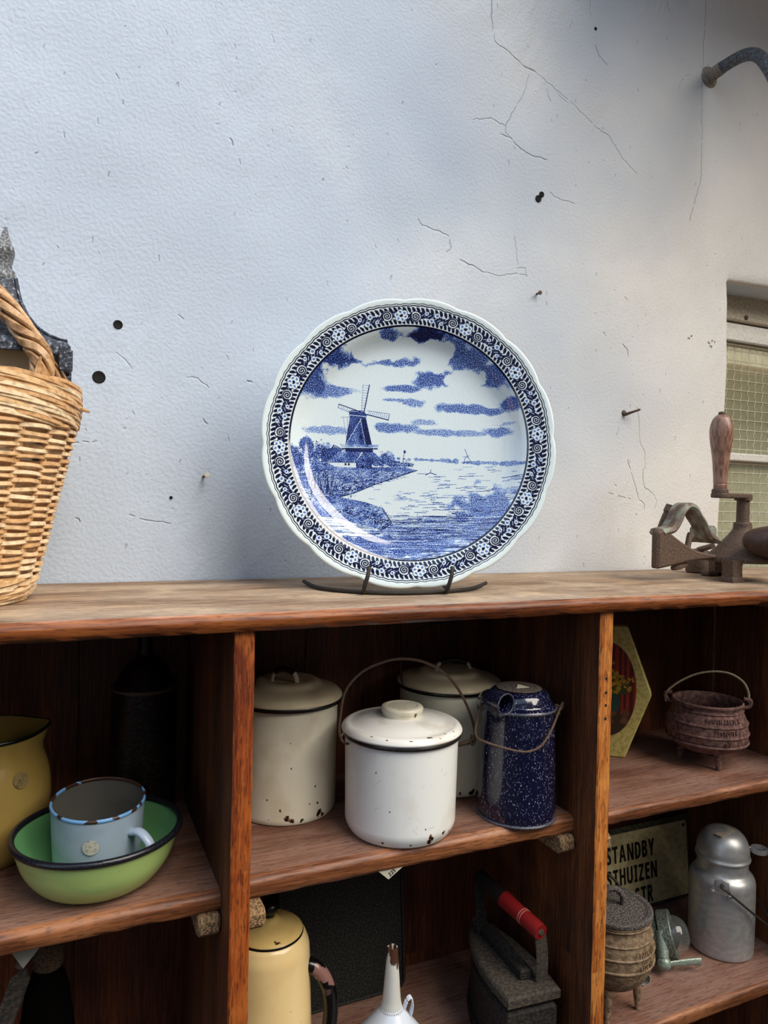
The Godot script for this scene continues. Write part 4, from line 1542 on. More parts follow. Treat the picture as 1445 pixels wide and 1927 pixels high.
func build_basket() -> void:
	var t := thing("wicker_basket", "tapered split cane basket with a twisted handle, holding the old lantern", "basket", v3(-0.15, TOP_Y, -0.2))
	var canes := []
	for i in 4:
		var k := [Color(0.90, 0.75, 0.56), Color(0.86, 0.695, 0.49), Color(0.93, 0.82, 0.66), Color(0.82, 0.63, 0.42)][i] as Color
		canes.append(mottled(71 + i, 0.02, [[0.25, k.darkened(0.22)], [0.5, k], [0.8, k.lightened(0.12)]], 0.6, 0.0, 9.0))
	var g := RandomNumberGenerator.new()
	g.seed = 77
	var n := 22
	var per := 6
	# uprights of the weave
	for k in n:
		var a := TAU * (k + 0.5) / n
		var b := MB.new()
		for s in [-0.024, 0.024]:
			var pts := PackedVector3Array()
			for i in 11:
				var y := lerpf(1.270, 1.535, i / 10.0)
				var r := basket_r(y) - 0.0005
				pts.append(v3(sin(a + s) * r, y - TOP_Y, cos(a + s) * r))
			b.add(tube(pts, 0.0021, 6))
		part(b, "stake", canes[3], t)
	# the rows of weft, over one and under one
	var rows := 47
	for j in rows:
		var y := lerpf(1.284, 1.499, float(j) / (rows - 1)) + g.randf_range(-0.0006, 0.0006)
		var path := PackedVector3Array()
		var outs := PackedVector3Array()
		var sgn := 1.0 if j % 2 == 0 else -1.0
		var tip := g.randf() * TAU
		for i in n * per:
			var a := TAU * i / (n * per)
			var w := cos(n * 0.5 * a) * sgn
			w = signf(w) * pow(absf(w), 0.7)
			var r := basket_r(y) + 0.0002 + 0.0047 * w
			path.append(v3(sin(a) * r, y - TOP_Y + 0.0009 * sin(a * 5.0 + tip) + 0.0006 * sin(a * 13.0 + tip * 2.0), cos(a) * r))
			outs.append(v3(sin(a), 0.28 * w, cos(a)))
		part(strip(path, outs, 0.0058 + g.randf_range(-0.0005, 0.0006), 0.0024, true), "weft_strand", canes[[0, 0, 1, 2, 0, 1, 2, 3][g.randi() % 8]], t, Transform3D(), 40.0)
	# slanting strands of the border and of the foot
	for set_ in [["border_strand", 1.496, 1.541, 7, 17, -0.0155, 1.05], ["foot_strand", 1.2685, 1.296, 4, 15, 0.013, 1.0]]:
		for j in set_[3]:
			var y0: float = lerpf(set_[1], set_[2], j / float(set_[3] - 1))
			for k in set_[4]:
				var a0: float = TAU * (k + j * 0.37) / set_[4]
				var path := PackedVector3Array()
				var outs := PackedVector3Array()
				var span: float = set_[6] * g.randf_range(0.8, 1.15)
				var jit := g.randf_range(-0.001, 0.001)
				for i in 13:
					var f := i / 12.0
					var a := a0 + span * f
					var y: float = clampf(y0 + set_[5] * (f - 0.5) + jit, 1.2712, 1.545)
					var r := basket_r(y) + 0.0015 + 0.0042 * sin(PI * clampf(f * 1.15 - 0.07, 0.0, 1.0))
					path.append(v3(sin(a) * r, y - TOP_Y, cos(a) * r))
					outs.append(v3(sin(a), 0.1, cos(a)))
				part(strip(path, outs, 0.0062, 0.0026, false, true), set_[0], canes[g.randi() % 4], t, Transform3D(), 40.0)
	# a loose end sticking out at the rim
	part(tube(PackedVector3Array([v3(0.155, 0.252, 0.055), v3(0.171, 0.250, 0.030), v3(0.180, 0.2485, 0.018)]), PackedFloat32Array([0.003, 0.0028, 0.0016]), 8), "loose_end", canes[3], t)
	part(lathe([v2(0.0, 0.002), v2(0.098, 0.002), v2(0.098, 0.007), v2(0.0, 0.007)], 40), "base", canes[3], t)
	# handle: flat strands twisted round each other
	var base := v3(-0.15, TOP_Y, -0.2)
	var r0 := v3(-0.0157, 0, -0.104)
	var dir := v3(-0.2686, 0, -0.192).normalized()
	var key := [[0.016, 1.485], [0.013, 1.535], [0.0135, 1.5696], [0.034, 1.5975], [0.0717, 1.6415], [0.115, 1.672], [0.165, 1.684], [0.215, 1.672], [0.258, 1.6415], [0.296, 1.5975], [0.3165, 1.5696], [0.317, 1.535], [0.314, 1.485]]
	var pts := []
	for q in key:
		pts.append(r0 + dir * q[0] + v3(0, q[1], 0) - base)
	var path := smooth_path(pts, 8)
	var fr := frames(path)
	var hm := [mottled(81, 0.02, [[0.25, Color(0.62, 0.45, 0.28)], [0.5, Color(0.79, 0.63, 0.45)], [0.8, Color(0.86, 0.73, 0.57)]], 0.45, 0.0, 7.0), mottled(82, 0.02, [[0.25, Color(0.48, 0.33, 0.19)], [0.5, Color(0.66, 0.49, 0.31)], [0.8, Color(0.79, 0.63, 0.45)]], 0.45, 0.0, 7.0)]
	for s in 5:
		var sp := PackedVector3Array()
		var so := PackedVector3Array()
		for i in path.size():
			var a := TAU * s / 5.0 - i * 0.235
			var o: Vector3 = fr[i][0] * cos(a) + fr[i][1] * sin(a)
			var k := clampf(minf(i, path.size() - 1 - i) / 10.0, 0.35, 1.0)
			sp.append(path[i] + o * 0.0112 * k)
			so.append(o)
		part(strip(sp, so, 0.0108, 0.0050), "handle_strand", hm[s % 2], t, Transform3D(), 50.0)
	part(tube(path, 0.0060, 8), "handle_core", canes[3], t)
	# strand ends lapped over the rim beside the handle
	for q in [[0.50, 0.0], [0.66, 0.5], [0.84, 1.0], [1.0, 1.3]]:
		var e := PackedVector3Array()
		var eo := PackedVector3Array()
		for i in 9:
			var f := i / 8.0
			var a: float = 0.92 + (q[0] - 0.62) * (0.3 + 1.1 * f)
			var y: float = 1.568 - 0.050 * f
			var r := basket_r(y) + 0.004 - 0.010 * (1.0 - f)
			e.append(v3(sin(a) * r, y - TOP_Y, cos(a) * r))
			eo.append(v3(sin(a), 0.2, cos(a)))
		part(strip(e, eo, 0.0075, 0.003, false, true), "binding", hm[1], t, Transform3D(), 50.0)


func square(prof: Array) -> MB:
	# a four-sided turned shape: profile of (half width, height)
	var p := []
	for q in prof:
		p.append(v2(q.x * sqrt(2.0), q.y))
	var b := MB.new()
	return b.add(lathe(p, 4), Transform3D(Basis(Vector3.UP, PI / 4), Vector3.ZERO))


func build_lantern() -> void:
	var t := thing("lantern", "weathered black metal lantern with a spiked roof standing in the basket", "lantern", v3(-0.073, 1.276, -0.2))
	var zinc := mottled(83, 0.016, [[0.2, Color(0.10, 0.12, 0.16)], [0.45, Color(0.20, 0.225, 0.27)], [0.68, Color(0.28, 0.30, 0.34)], [0.82, Color(0.60, 0.62, 0.64)]], 0.45, 0.35, 20.0, 0.03)
	var pale := mottled(84, 0.035, [[0.2, Color(0.25, 0.26, 0.28)], [0.5, Color(0.44, 0.45, 0.46)], [0.8, Color(0.62, 0.62, 0.62)]], 0.55, 0.4, 11.0, 0.06)
	var y := -1.276
	part(square(fillet([v2(0.0, 1.749 + y), v2(0.0022, 1.7485 + y), v2(0.0034, 1.742 + y), v2(0.0062, 1.731 + y), v2(0.0106, 1.7205 + y), v2(0.0109, 1.7170 + y), v2(0.0094, 1.711 + y), v2(0.0076, 1.7015 + y), v2(0.0086, 1.694 + y), v2(0.0122, 1.689 + y), v2(0.0136, 1.685 + y), v2(0.0136, 1.680 + y), v2(0.0, 1.680 + y)], 0.0)), "finial", pale, t, Transform3D(), 25.0)
	var roof := [[0.0136, 1.681], [0.0155, 1.668], [0.0200, 1.650], [0.0280, 1.632], [0.0395, 1.616], [0.0535, 1.604], [0.0680, 1.5965], [0.0740, 1.595], [0.0790, 1.588], [0.0790, 1.578]]
	var rp := [v2(0.0, 1.681 + y)]
	for q in roof:
		rp.append(v2(q[0], q[1] + y))
	rp.append(v2(0.072, 1.578 + y))
	rp.append(v2(0.060, 1.588 + y))
	rp.append(v2(0.0, 1.590 + y))
	part(square(rp), "roof", zinc, t, Transform3D(), 25.0)
	for sx in [-1, 1]:
		for sz in [-1, 1]:
			var pts := PackedVector3Array()
			for q in roof.slice(0, 8):
				pts.append(v3(sx * q[0], q[1] + y + 0.0005, sz * q[0]))
			part(tube(pts, 0.0022, 6), "hip_rib", zinc, t)
			part(box(v3(0.016, 0.026, 0.004), 0.001), "corner_tab", zinc, t, moved(sx * 0.0735, 1.571 + y, sz * 0.0775))
			var post := tube(PackedVector3Array([v3(sx * 0.0590, 1.590 + y, sz * 0.0590), v3(sx * 0.0225, 0.03, sz * 0.0225)]), 0.0042, 6)
			part(post, "post", zinc, t)
	var pane := mat(Color(0.82, 0.80, 0.70, 0.94), 0.35)
	pane.transparency = BaseMaterial3D.TRANSPARENCY_ALPHA
	for k in 4:
		var b := MB.new()
		var top := 0.056
		var bot := 0.0215
		b.quad(v3(-bot, 0.032, bot), v3(bot, 0.032, bot), v3(top, 1.588 + y, top), v3(-top, 1.588 + y, top))
		b.quad(v3(-top, 1.588 + y, top - 0.002), v3(top, 1.588 + y, top - 0.002), v3(bot, 0.032, bot - 0.002), v3(-bot, 0.032, bot - 0.002))
		part(b, "pane", pane, t, Transform3D(Basis(Vector3.UP, PI / 2 * k), Vector3.ZERO), 38.0, false)
	part(square([v2(0.0, 0.0), v2(0.026, 0.0), v2(0.026, 0.010), v2(0.024, 0.032), v2(0.0, 0.032)]), "base", zinc, t, Transform3D(), 25.0)
	part(lathe(fillet([v2(0, 0.032), v2(0.012, 0.032), v2(0.012, 0.09), v2(0.008, 0.10), v2(0, 0.10)], 0.003), 20), "candle_cup", pale, t)


# ------------------------------------------------------------------ the hand mill lying on the worktop

func build_grinder() -> void:
	var base := v3(1.20, TOP_Y, -0.15)
	var t := thing("hand_mill", "rusty cast iron hand mill with an upright turned wooden crank handle", "hand mill", base)
	var o := moved(-base.x, -base.y, -base.z)
	var at := func(x: float, y: float, z: float) -> Transform3D: return moved(x - base.x, y - base.y, z - base.z)
	var knob := mottled(91, 0.012, [[0.2, Color(0.38, 0.26, 0.20)], [0.45, Color(0.54, 0.40, 0.33)], [0.65, Color(0.64, 0.50, 0.43)], [0.85, Color(0.54, 0.39, 0.31)]], 0.32, 0.0, 9.0, 0.02)
	knob.uv1_scale = v3(22, 5, 22)
	# flared casting that ends in the clamp
	var arm := extrude(fillet([v2(1.0125, 1.3640), v2(1.0128, 1.2911), v2(1.0454, 1.2960), v2(1.0832, 1.3025), v2(1.1137, 1.3060), v2(1.1780, 1.3084), v2(1.1900, 1.3150), v2(1.1632, 1.3165), v2(1.1130, 1.3246), v2(1.0778, 1.3400), v2(1.0598, 1.3500), v2(1.0337, 1.3660)], [0.012, 0.006, 0, 0.01, 0, 0, 0, 0.01, 0.01, 0.01, 0.008, 0.008], 5, true), -0.174, -0.154, 0.004)
	part(arm, "flared_arm", M.iron, t, o)
	# strap bent over like a saddle
	var sp := smooth_path([v3(1.027, 1.3600, -0.172), v3(1.038, 1.3622, -0.172), v3(1.055, 1.3665, -0.172), v3(1.069, 1.383, -0.172), v3(1.079, 1.402, -0.172), v3(1.094, 1.411, -0.172), v3(1.111, 1.4055, -0.172), v3(1.123, 1.3905, -0.172), v3(1.135, 1.3775, -0.172), v3(1.146, 1.360, -0.172), v3(1.156, 1.3500, -0.172), v3(1.176, 1.3440, -0.172)], 5)
	var outs := PackedVector3Array()
	for i in sp.size():
		var d := (sp[mini(i + 1, sp.size() - 1)] - sp[maxi(i - 1, 0)]).normalized()
		outs.append(v3(-d.y, d.x, 0))
	var saddle := mottled(92, 0.006, [[0.2, Color(0.34, 0.265, 0.22)], [0.5, Color(0.44, 0.37, 0.32)], [0.62, Color(0.54, 0.56, 0.50)], [0.85, Color(0.57, 0.60, 0.54)]], 0.65, 0.15, 10.0, 0.04)
	part(strip(sp, outs, 0.040, 0.0125), "saddle_strap", saddle, t, o, 30.0)
	part(box(v3(0.030, 0.034, 0.050), 0.006), "lug", saddle, t, at.call(1.1665, 1.3560, -0.190))
	# bolts
	part(tube(PackedVector3Array([v3(1.066, 1.350, -0.208), v3(1.080, 1.390, -0.203), v3(1.0865, 1.402, -0.201)]), PackedFloat32Array([0.008, 0.008, 0.008]), 6), "bolt", M.iron, t, o, 20.0)
	part(tube(PackedVector3Array([v3(1.0850, 1.3970, -0.201), v3(1.0910, 1.4095, -0.199)]), 0.0125, 6), "bolt_head", M.iron, t, o, 20.0)
	part(tube(PackedVector3Array([v3(1.0930, 1.3230, -0.162), v3(1.1040, 1.3515, -0.166), v3(1.1068, 1.3585, -0.167)]), PackedFloat32Array([0.0058, 0.0058, 0.0050]), 10), "bolt", M.iron, t, o)
	part(lathe(fillet([v2(0, 0), v2(0.018, 0.0), v2(0.020, 0.006), v2(0.012, 0.012), v2(0, 0.012)], 0.003), 18), "wing_nut", M.iron, t, Transform3D(Basis(Vector3.BACK, 0.25).scaled(v3(1.1, 1, 0.5)), v3(1.085, 1.2905, -0.170) - base))
	# turned clamp knob behind, resting on the worktop
	part(lathe(fillet([v2(0, 0), v2(0.026, 0.0), v2(0.028, 0.020), v2(0.0275, 0.038), v2(0.020, 0.050), v2(0, 0.054)], 0.006), 28), "clamp_knob", M.iron, t, at.call(1.262, TOP_Y, -0.285))
	part(tube(PackedVector3Array([v3(1.262, 1.318, -0.285), v3(1.228, 1.330, -0.22)]), 0.006, 10), "screw", M.iron, t, o)
	# body: a cone on a round flange, neck and spindle
	part(lathe(fillet([v2(0.0, 1.3030), v2(0.066, 1.3030), v2(0.069, 1.3060), v2(0.069, 1.3125), v2(0.063, 1.3165), v2(0.048, 1.3300), v2(0.025, 1.3570), v2(0.0175, 1.3680), v2(0.0168, 1.3790), v2(0.0152, 1.3815), v2(0.0, 1.3815)], 0.004, 3), 48), "cone_body", M.iron, t, at.call(1.2285, 0.0, -0.150), 30.0)
	part(lathe(fillet([v2(0.0, 1.378), v2(0.0130, 1.378), v2(0.0122, 1.384), v2(0.0118, 1.424), v2(0.0165, 1.4245), v2(0.0165, 1.4290), v2(0.0, 1.4290)], 0.0012, 2), 28), "spindle", M.iron, t, at.call(1.2285, 0.0, -0.150))
	var link := []
	link.append_array(arc(v2(1.2285, 0.150), 0.0165, PI / 2, -PI / 2, 10))
	link.append_array(arc(v2(1.1645, 0.150), 0.0168, -PI / 2, -PI * 1.5, 10))
	part(extrude(link, 1.4280, 1.4370, 0.0015), "crank_arm", M.iron, t, Transform3D(Basis(v3(1, 0, 0), v3(0, 0, -1), v3(0, 1, 0)), -base))
	part(lathe(fillet([v2(0.0, 1.4345), v2(0.0152, 1.4345), v2(0.0152, 1.4435), v2(0.0138, 1.4455), v2(0.0, 1.4455)], 0.0015, 2), 28), "ferrule", M.iron, t, at.call(1.1640, 0.0, -0.150))
	part(lathe(fillet([v2(0.0, 1.4450), v2(0.0124, 1.4450), v2(0.0127, 1.4535), v2(0.0118, 1.4550), v2(0.0128, 1.4565), v2(0.0134, 1.4750), v2(0.0158, 1.5050), v2(0.0196, 1.5300), v2(0.0221, 1.5520), v2(0.0210, 1.5680), v2(0.0160, 1.5820), v2(0.0092, 1.5890), v2(0.0, 1.5895)], [0, 0.001, 0.001, 0.0005, 0.001, 0.004, 0.01, 0.01, 0.01, 0.008, 0.006, 0.003, 0], 4), 40), "handle_grip", knob, t, at.call(1.1640, 0.0, -0.150), 60.0)
	part(lathe(fillet([v2(0.0, 1.588), v2(0.0068, 1.588), v2(0.0064, 1.5945), v2(0.0, 1.5960)], 0.002), 18), "rivet", M.iron, t, at.call(1.1640, 0.0, -0.150))
	# bellied barrel lying across, going out of the picture
	var brown := mottled(93, 0.012, [[0.2, Color(0.18, 0.115, 0.09)], [0.5, Color(0.26, 0.175, 0.135)], [0.8, Color(0.33, 0.23, 0.175)]], 0.55, 0.1, 8.0, 0.03)
	var lie := Basis(Quaternion(Vector3.UP, v3(0.73, -0.05, 0.68).normalized()))
	part(lathe(fillet([v2(0.0, 0.0), v2(0.012, 0.003), v2(0.023, 0.018), v2(0.0305, 0.045), v2(0.0340, 0.085), v2(0.032, 0.130), v2(0.024, 0.165), v2(0.0, 0.180)], 0.012), 36), "barrel", brown, t, Transform3D(lie, v3(1.1720, 1.349, -0.105) - base), 60.0)
	# feet
	var foot := square([v2(0.0, 0.0), v2(0.0155, 0.0), v2(0.0155, 0.006), v2(0.0128, 0.010), v2(0.0122, 0.030), v2(0.0140, 0.042), v2(0.0, 0.042)])
	part(foot, "foot", M.iron, t, at.call(1.1640, TOP_Y, -0.118), 30.0)
	part(box(v3(0.022, 0.040, 0.024), 0.004), "foot", M.iron, t, at.call(1.2445, 1.2865, -0.225))
	part(box(v3(0.044, 0.010, 0.024), 0.003), "foot_plate", M.iron, t, at.call(1.2345, 1.2725, -0.225))


# ------------------------------------------------------------------ enamelware in the middle bay

const MID_Y := 0.915


func canister_parts(t: Node3D, r: float, rim: float, h: float, body_m: Material, lid_m: Material, band_m: Material, dome: float) -> MeshInstance3D:
	part(lathe(fillet([v2(0, 0.0015), v2(r - 0.008, 0.0015), v2(r - 0.006, 0.0), v2(r - 0.002, 0.0012), v2(r, 0.007), v2(r * 1.006, h * 0.5), v2(r * 1.012, h), v2(r * 0.95, h), v2(r * 0.94, 0.01), v2(0, 0.006)], [0, 0, 0.001, 0.003, 0.004, 0, 0, 0, 0.004, 0], 4), 96), "body", body_m, t, Transform3D(), 50.0)
	var lid := part(lathe(fillet([v2(0, h + dome * 0.86), v2(rim * 0.30, h + dome * 0.90), v2(rim * 0.44, h + dome), v2(rim * 0.55, h + dome * 0.97), v2(rim * 0.63, h + dome * 0.70), v2(rim * 0.80, h + dome * 0.56), v2(rim * 0.93, h + dome * 0.42), v2(rim, h + 0.0045), v2(rim * 0.998, h + 0.001), v2(rim * 0.93, h - 0.0015), v2(rim * 0.90, h - 0.006), v2(rim * 0.88, h - 0.002), v2(0, h + dome * 0.7)], [0, 0.004, 0.008, 0.008, 0.008, 0.01, 0.008, 0.003, 0.001, 0.001, 0, 0, 0], 4), 96), "lid", lid_m, t, Transform3D(), 60.0)
	part(lathe(fillet([v2(rim * 0.955, h - 0.0052), v2(rim * 0.996, h - 0.0050), v2(rim * 1.004, h - 0.0020), v2(rim * 0.997, h + 0.0012), v2(rim * 0.955, h + 0.0005), v2(rim * 0.955, h - 0.0052)], 0.001, 2), 96), "rim_band", band_m, lid)
	return lid


func build_canisters() -> void:
	var cream := Color(0.88, 0.86, 0.78)
	var white := Color(0.93, 0.94, 0.925)
	var stain := Color(0.58, 0.47, 0.33)
	var lid_cream := mat(Color.WHITE, 0.42, 0.0, enamel(101, Color(0.82, 0.77, 0.65), Color(0.47, 0.38, 0.28), [], 26, 4))
	# tall cream canister on the left
	var a := thing("enamel_canister", "tall cream enamel canister with black strap handle, beside the left upright", "canister", v3(0.3323, MID_Y, -0.2540), 0, "lidded enamel canisters")
	var ma := mat(Color.WHITE, 0.24, 0.0, enamel(102, cream, stain, [[0.46, 0.180, 6.0], [0.475, 0.172, 5.0], [0.565, 0.180, 7.0], [0.580, 0.170, 5.0], [0.505, 0.170, 4.0], [0.558, 0.212, 2.5], [0.548, 0.265, 2.0], [0.44, 0.205, 2.5], [0.53, 0.215, 1.5], [0.40, 0.235, 1.8], [0.47, 0.33, 1.5]], 24, 16))
	var la := canister_parts(a, 0.0805, 0.0887, 0.1772, ma, lid_cream, M.black, 0.0275)
	handle_strap(la, v3(0.3072, 1.1165, -0.256) - a.position, v3(0.3240, 1.1385, -0.250) - a.position, v3(0.3425, 1.1150, -0.232) - a.position)
	# the canister at the back
	var c := thing("enamel_canister", "cream enamel canister standing at the back behind the wire bail", "canister", v3(0.6300, MID_Y, -0.2555), 0, "lidded enamel canisters")
	var mc := mat(Color.WHITE, 0.24, 0.0, enamel(103, Color(0.88, 0.87, 0.78), stain, [[0.50, 0.18, 7.0], [0.52, 0.175, 5.0], [0.46, 0.18, 3.0]], 30, 26))
	var lc := canister_parts(c, 0.0855, 0.0922, 0.1746, mc, lid_cream, M.black, 0.0230)
	handle_strap(lc, v3(0.6060, 1.1090, -0.262) - c.position, v3(0.6375, 1.1285, -0.250) - c.position, v3(0.6690, 1.1090, -0.245) - c.position)
	var cp := []
	for q in [v3(0.5370, 1.090, -0.2500), v3(0.5350, 1.1050, -0.2520), v3(0.5375, 1.1349, -0.26), v3(0.5571, 1.1706, -0.265), v3(0.5827, 1.1859, -0.268), v3(0.6144, 1.1915, -0.270), v3(0.6600, 1.1870, -0.270), v3(0.7000, 1.1650, -0.268), v3(0.7230, 1.1200, -0.262), v3(0.7235, 1.0900, -0.2560)]:
		cp.append(q - c.position)
	part(tube(smooth_path(cp, 6), 0.0017, 8), "bail", M.black_wire, c)
	# the white lidded pail in front
	var b := thing("enamel_pail", "white lidded enamel pail with round knob and wire bail, nearest the shelf edge", "pail", v3(0.4723, MID_Y, -0.1187), 0, "lidded enamel canisters")
	var mb := mat(Color.WHITE, 0.26, 0.0, enamel(104, white, Color(0.74, 0.68, 0.58), [[0.519, 0.205, 7.0], [0.516, 0.192, 7.0], [0.46, 0.188, 2.5], [0.38, 0.192, 3.0], [0.565, 0.21, 4.0], [0.60, 0.20, 3.0], [0.40, 0.30, 1.5], [0.50, 0.24, 1.5], [0.36, 0.42, 1.5]], 40, 150))
	var ml := mat(Color.WHITE, 0.38, 0.0, enamel(105, Color(0.91, 0.905, 0.88), Color(0.50, 0.40, 0.29), [[0.505, 0.43, 6.0], [0.452, 0.452, 3.0], [0.563, 0.425, 3.0], [0.345, 0.44, 3.0], [0.39, 0.452, 2.5], [0.535, 0.455, 2.0], [0.60, 0.44, 2.5]], 44, 30))
	var r := 0.083
	var h := 0.1483
	part(lathe(fillet([v2(0, 0.0015), v2(r - 0.016, 0.0), v2(r - 0.008, 0.001), v2(r, 0.014), v2(r * 1.012, h * 0.5), v2(r * 1.03, h), v2(r * 0.98, h), v2(r * 0.96, 0.016), v2(0, 0.006)], [0, 0, 0.006, 0.01, 0, 0, 0, 0.01, 0], 5), 96), "body", mb, b, Transform3D(), 60.0)
	var rim := 0.0915
	var lid := part(lathe(fillet([v2(0, h + 0.0215), v2(0.030, h + 0.0210), v2(0.052, h + 0.0180), v2(0.070, h + 0.0120), v2(0.0775, h + 0.0105), v2(0.0830, h + 0.0112), v2(0.0885, h + 0.0085), v2(rim, h + 0.003), v2(rim * 0.985, h + 0.0005), v2(rim * 0.93, h - 0.001), v2(rim * 0.90, h - 0.006), v2(rim * 0.88, h - 0.002), v2(0, h + 0.016)], [0, 0.006, 0.01, 0.006, 0.003, 0.003, 0.004, 0.002, 0.001, 0.001, 0, 0, 0], 4), 96), "lid", ml, b, Transform3D(), 60.0)
	part(lathe(fillet([v2(0.030, h + 0.0195), v2(0.0290, h + 0.0235), v2(0.0318, h + 0.0285), v2(0.0322, h + 0.0325), v2(0.0300, h + 0.0352), v2(0.0240, h + 0.0360), v2(0.0225, h + 0.0350), v2(0.0, h + 0.0345), v2(0.0, h + 0.0195)], [0, 0.002, 0.002, 0.002, 0.002, 0.001, 0.001, 0, 0], 4), 48), "knob", mat(Color.WHITE, 0.3, 0.0, enamel(106, Color(0.88, 0.86, 0.78), Color(0.55, 0.44, 0.30), [[0.44, 0.40, 3.5], [0.54, 0.12, 5.0], [0.40, 0.35, 2.0]], 12, 4, 512, 128)), lid, Transform3D(), 60.0)
	part(lathe(fillet([v2(0.0855, h - 0.006), v2(0.0890, h - 0.0058), v2(0.0902, h - 0.003), v2(0.0890, h + 0.0005), v2(0.0855, h)], 0.001, 2), 96), "rim_band", mottled(107, 0.05, [[0.3, Color(0.05, 0.045, 0.045)], [0.6, Color(0.09, 0.08, 0.08)], [0.75, Color(0.35, 0.31, 0.28)]], 0.35, 0.0, 14.0), lid, Transform3D(), 38.0, false)
	var p := b.position
	var bail := smooth_path([v3(0.3760, 1.0560, -0.1187) - p, v3(0.3712, 1.0700, -0.1187) - p, v3(0.3725, 1.0939, -0.1187) - p, v3(0.3799, 1.1282, -0.1187) - p, v3(0.4044, 1.1535, -0.1187) - p, v3(0.4384, 1.1660, -0.1187) - p, v3(0.4717, 1.1690, -0.1187) - p, v3(0.5099, 1.1606, -0.1187) - p, v3(0.5476, 1.1384, -0.1187) - p, v3(0.5771, 1.1026, -0.1187) - p, v3(0.5976, 1.0586, -0.1187) - p, v3(0.6020, 1.0340, -0.1187) - p, v3(0.5985, 1.0240, -0.1187) - p, v3(0.5935, 1.0285, -0.1170) - p, v3(0.5945, 1.0400, -0.1160) - p], 6)
	part(tube(bail, 0.00225, 8), "bail", M.wire, b)
	for e in [[v3(0.3860, 1.050, -0.1187), v3(0.3790, 1.053, -0.116), v3(0.3745, 1.059, -0.1187), v3(0.3785, 1.065, -0.121), v3(0.3860, 1.062, -0.1187)], [v3(0.5560, 1.031, -0.1187), v3(0.5700, 1.031, -0.115), v3(0.5900, 1.0335, -0.114), v3(0.6010, 1.0290, -0.1187), v3(0.5900, 1.0245, -0.122), v3(0.5720, 1.0250, -0.121), v3(0.5640, 1.0360, -0.1187), v3(0.5560, 1.040, -0.1187)]]:
		var q := []
		for k in e:
			q.append(k - p)
		part(tube(smooth_path(q, 5), 0.0018, 7), "ear", M.wire, b)


func handle_strap(lid: Node3D, a: Vector3, top: Vector3, e: Vector3) -> void:
	# a strap bent over the lid: cream feet, black grip
	var pts := smooth_path([a - v3(0, 0.004, 0), a.lerp(e, 0.10) + v3(0, (top.y - a.y) * 0.62, 0), a.lerp(e, 0.5) + v3(0, top.y - a.y, 0), a.lerp(e, 0.90) + v3(0, (top.y - a.y) * 0.62, 0), e - v3(0, 0.004, 0)], 7)
	var n := pts.size()
	var foot := mat(Color(0.80, 0.76, 0.66), 0.3)
	part(tube(pts, 0.0030, 12, true, 1.5), "handle", foot, lid, Transform3D(), 60.0)
	part(tube(pts.slice(8, n - 8), 0.0045, 12, true, 1.4), "handle_grip", M.black, lid, Transform3D(), 60.0)


func speckled(seed_: int) -> ImageTexture:
	var g := RandomNumberGenerator.new()
	g.seed = seed_
	var w := 1024
	var h := 512
	var im := Image.create(w, h, false, Image.FORMAT_RGB8)
	im.fill(Color(0.055, 0.065, 0.17))
	for i in 9500:
		blob(im, g.randf() * w, g.randf() * h, g.randf_range(0.45, 1.35), Color(0.84, 0.86, 0.93, g.randf_range(0.5, 1.0)), g.randi(), 0.5)
	return ImageTexture.create_from_image(im)


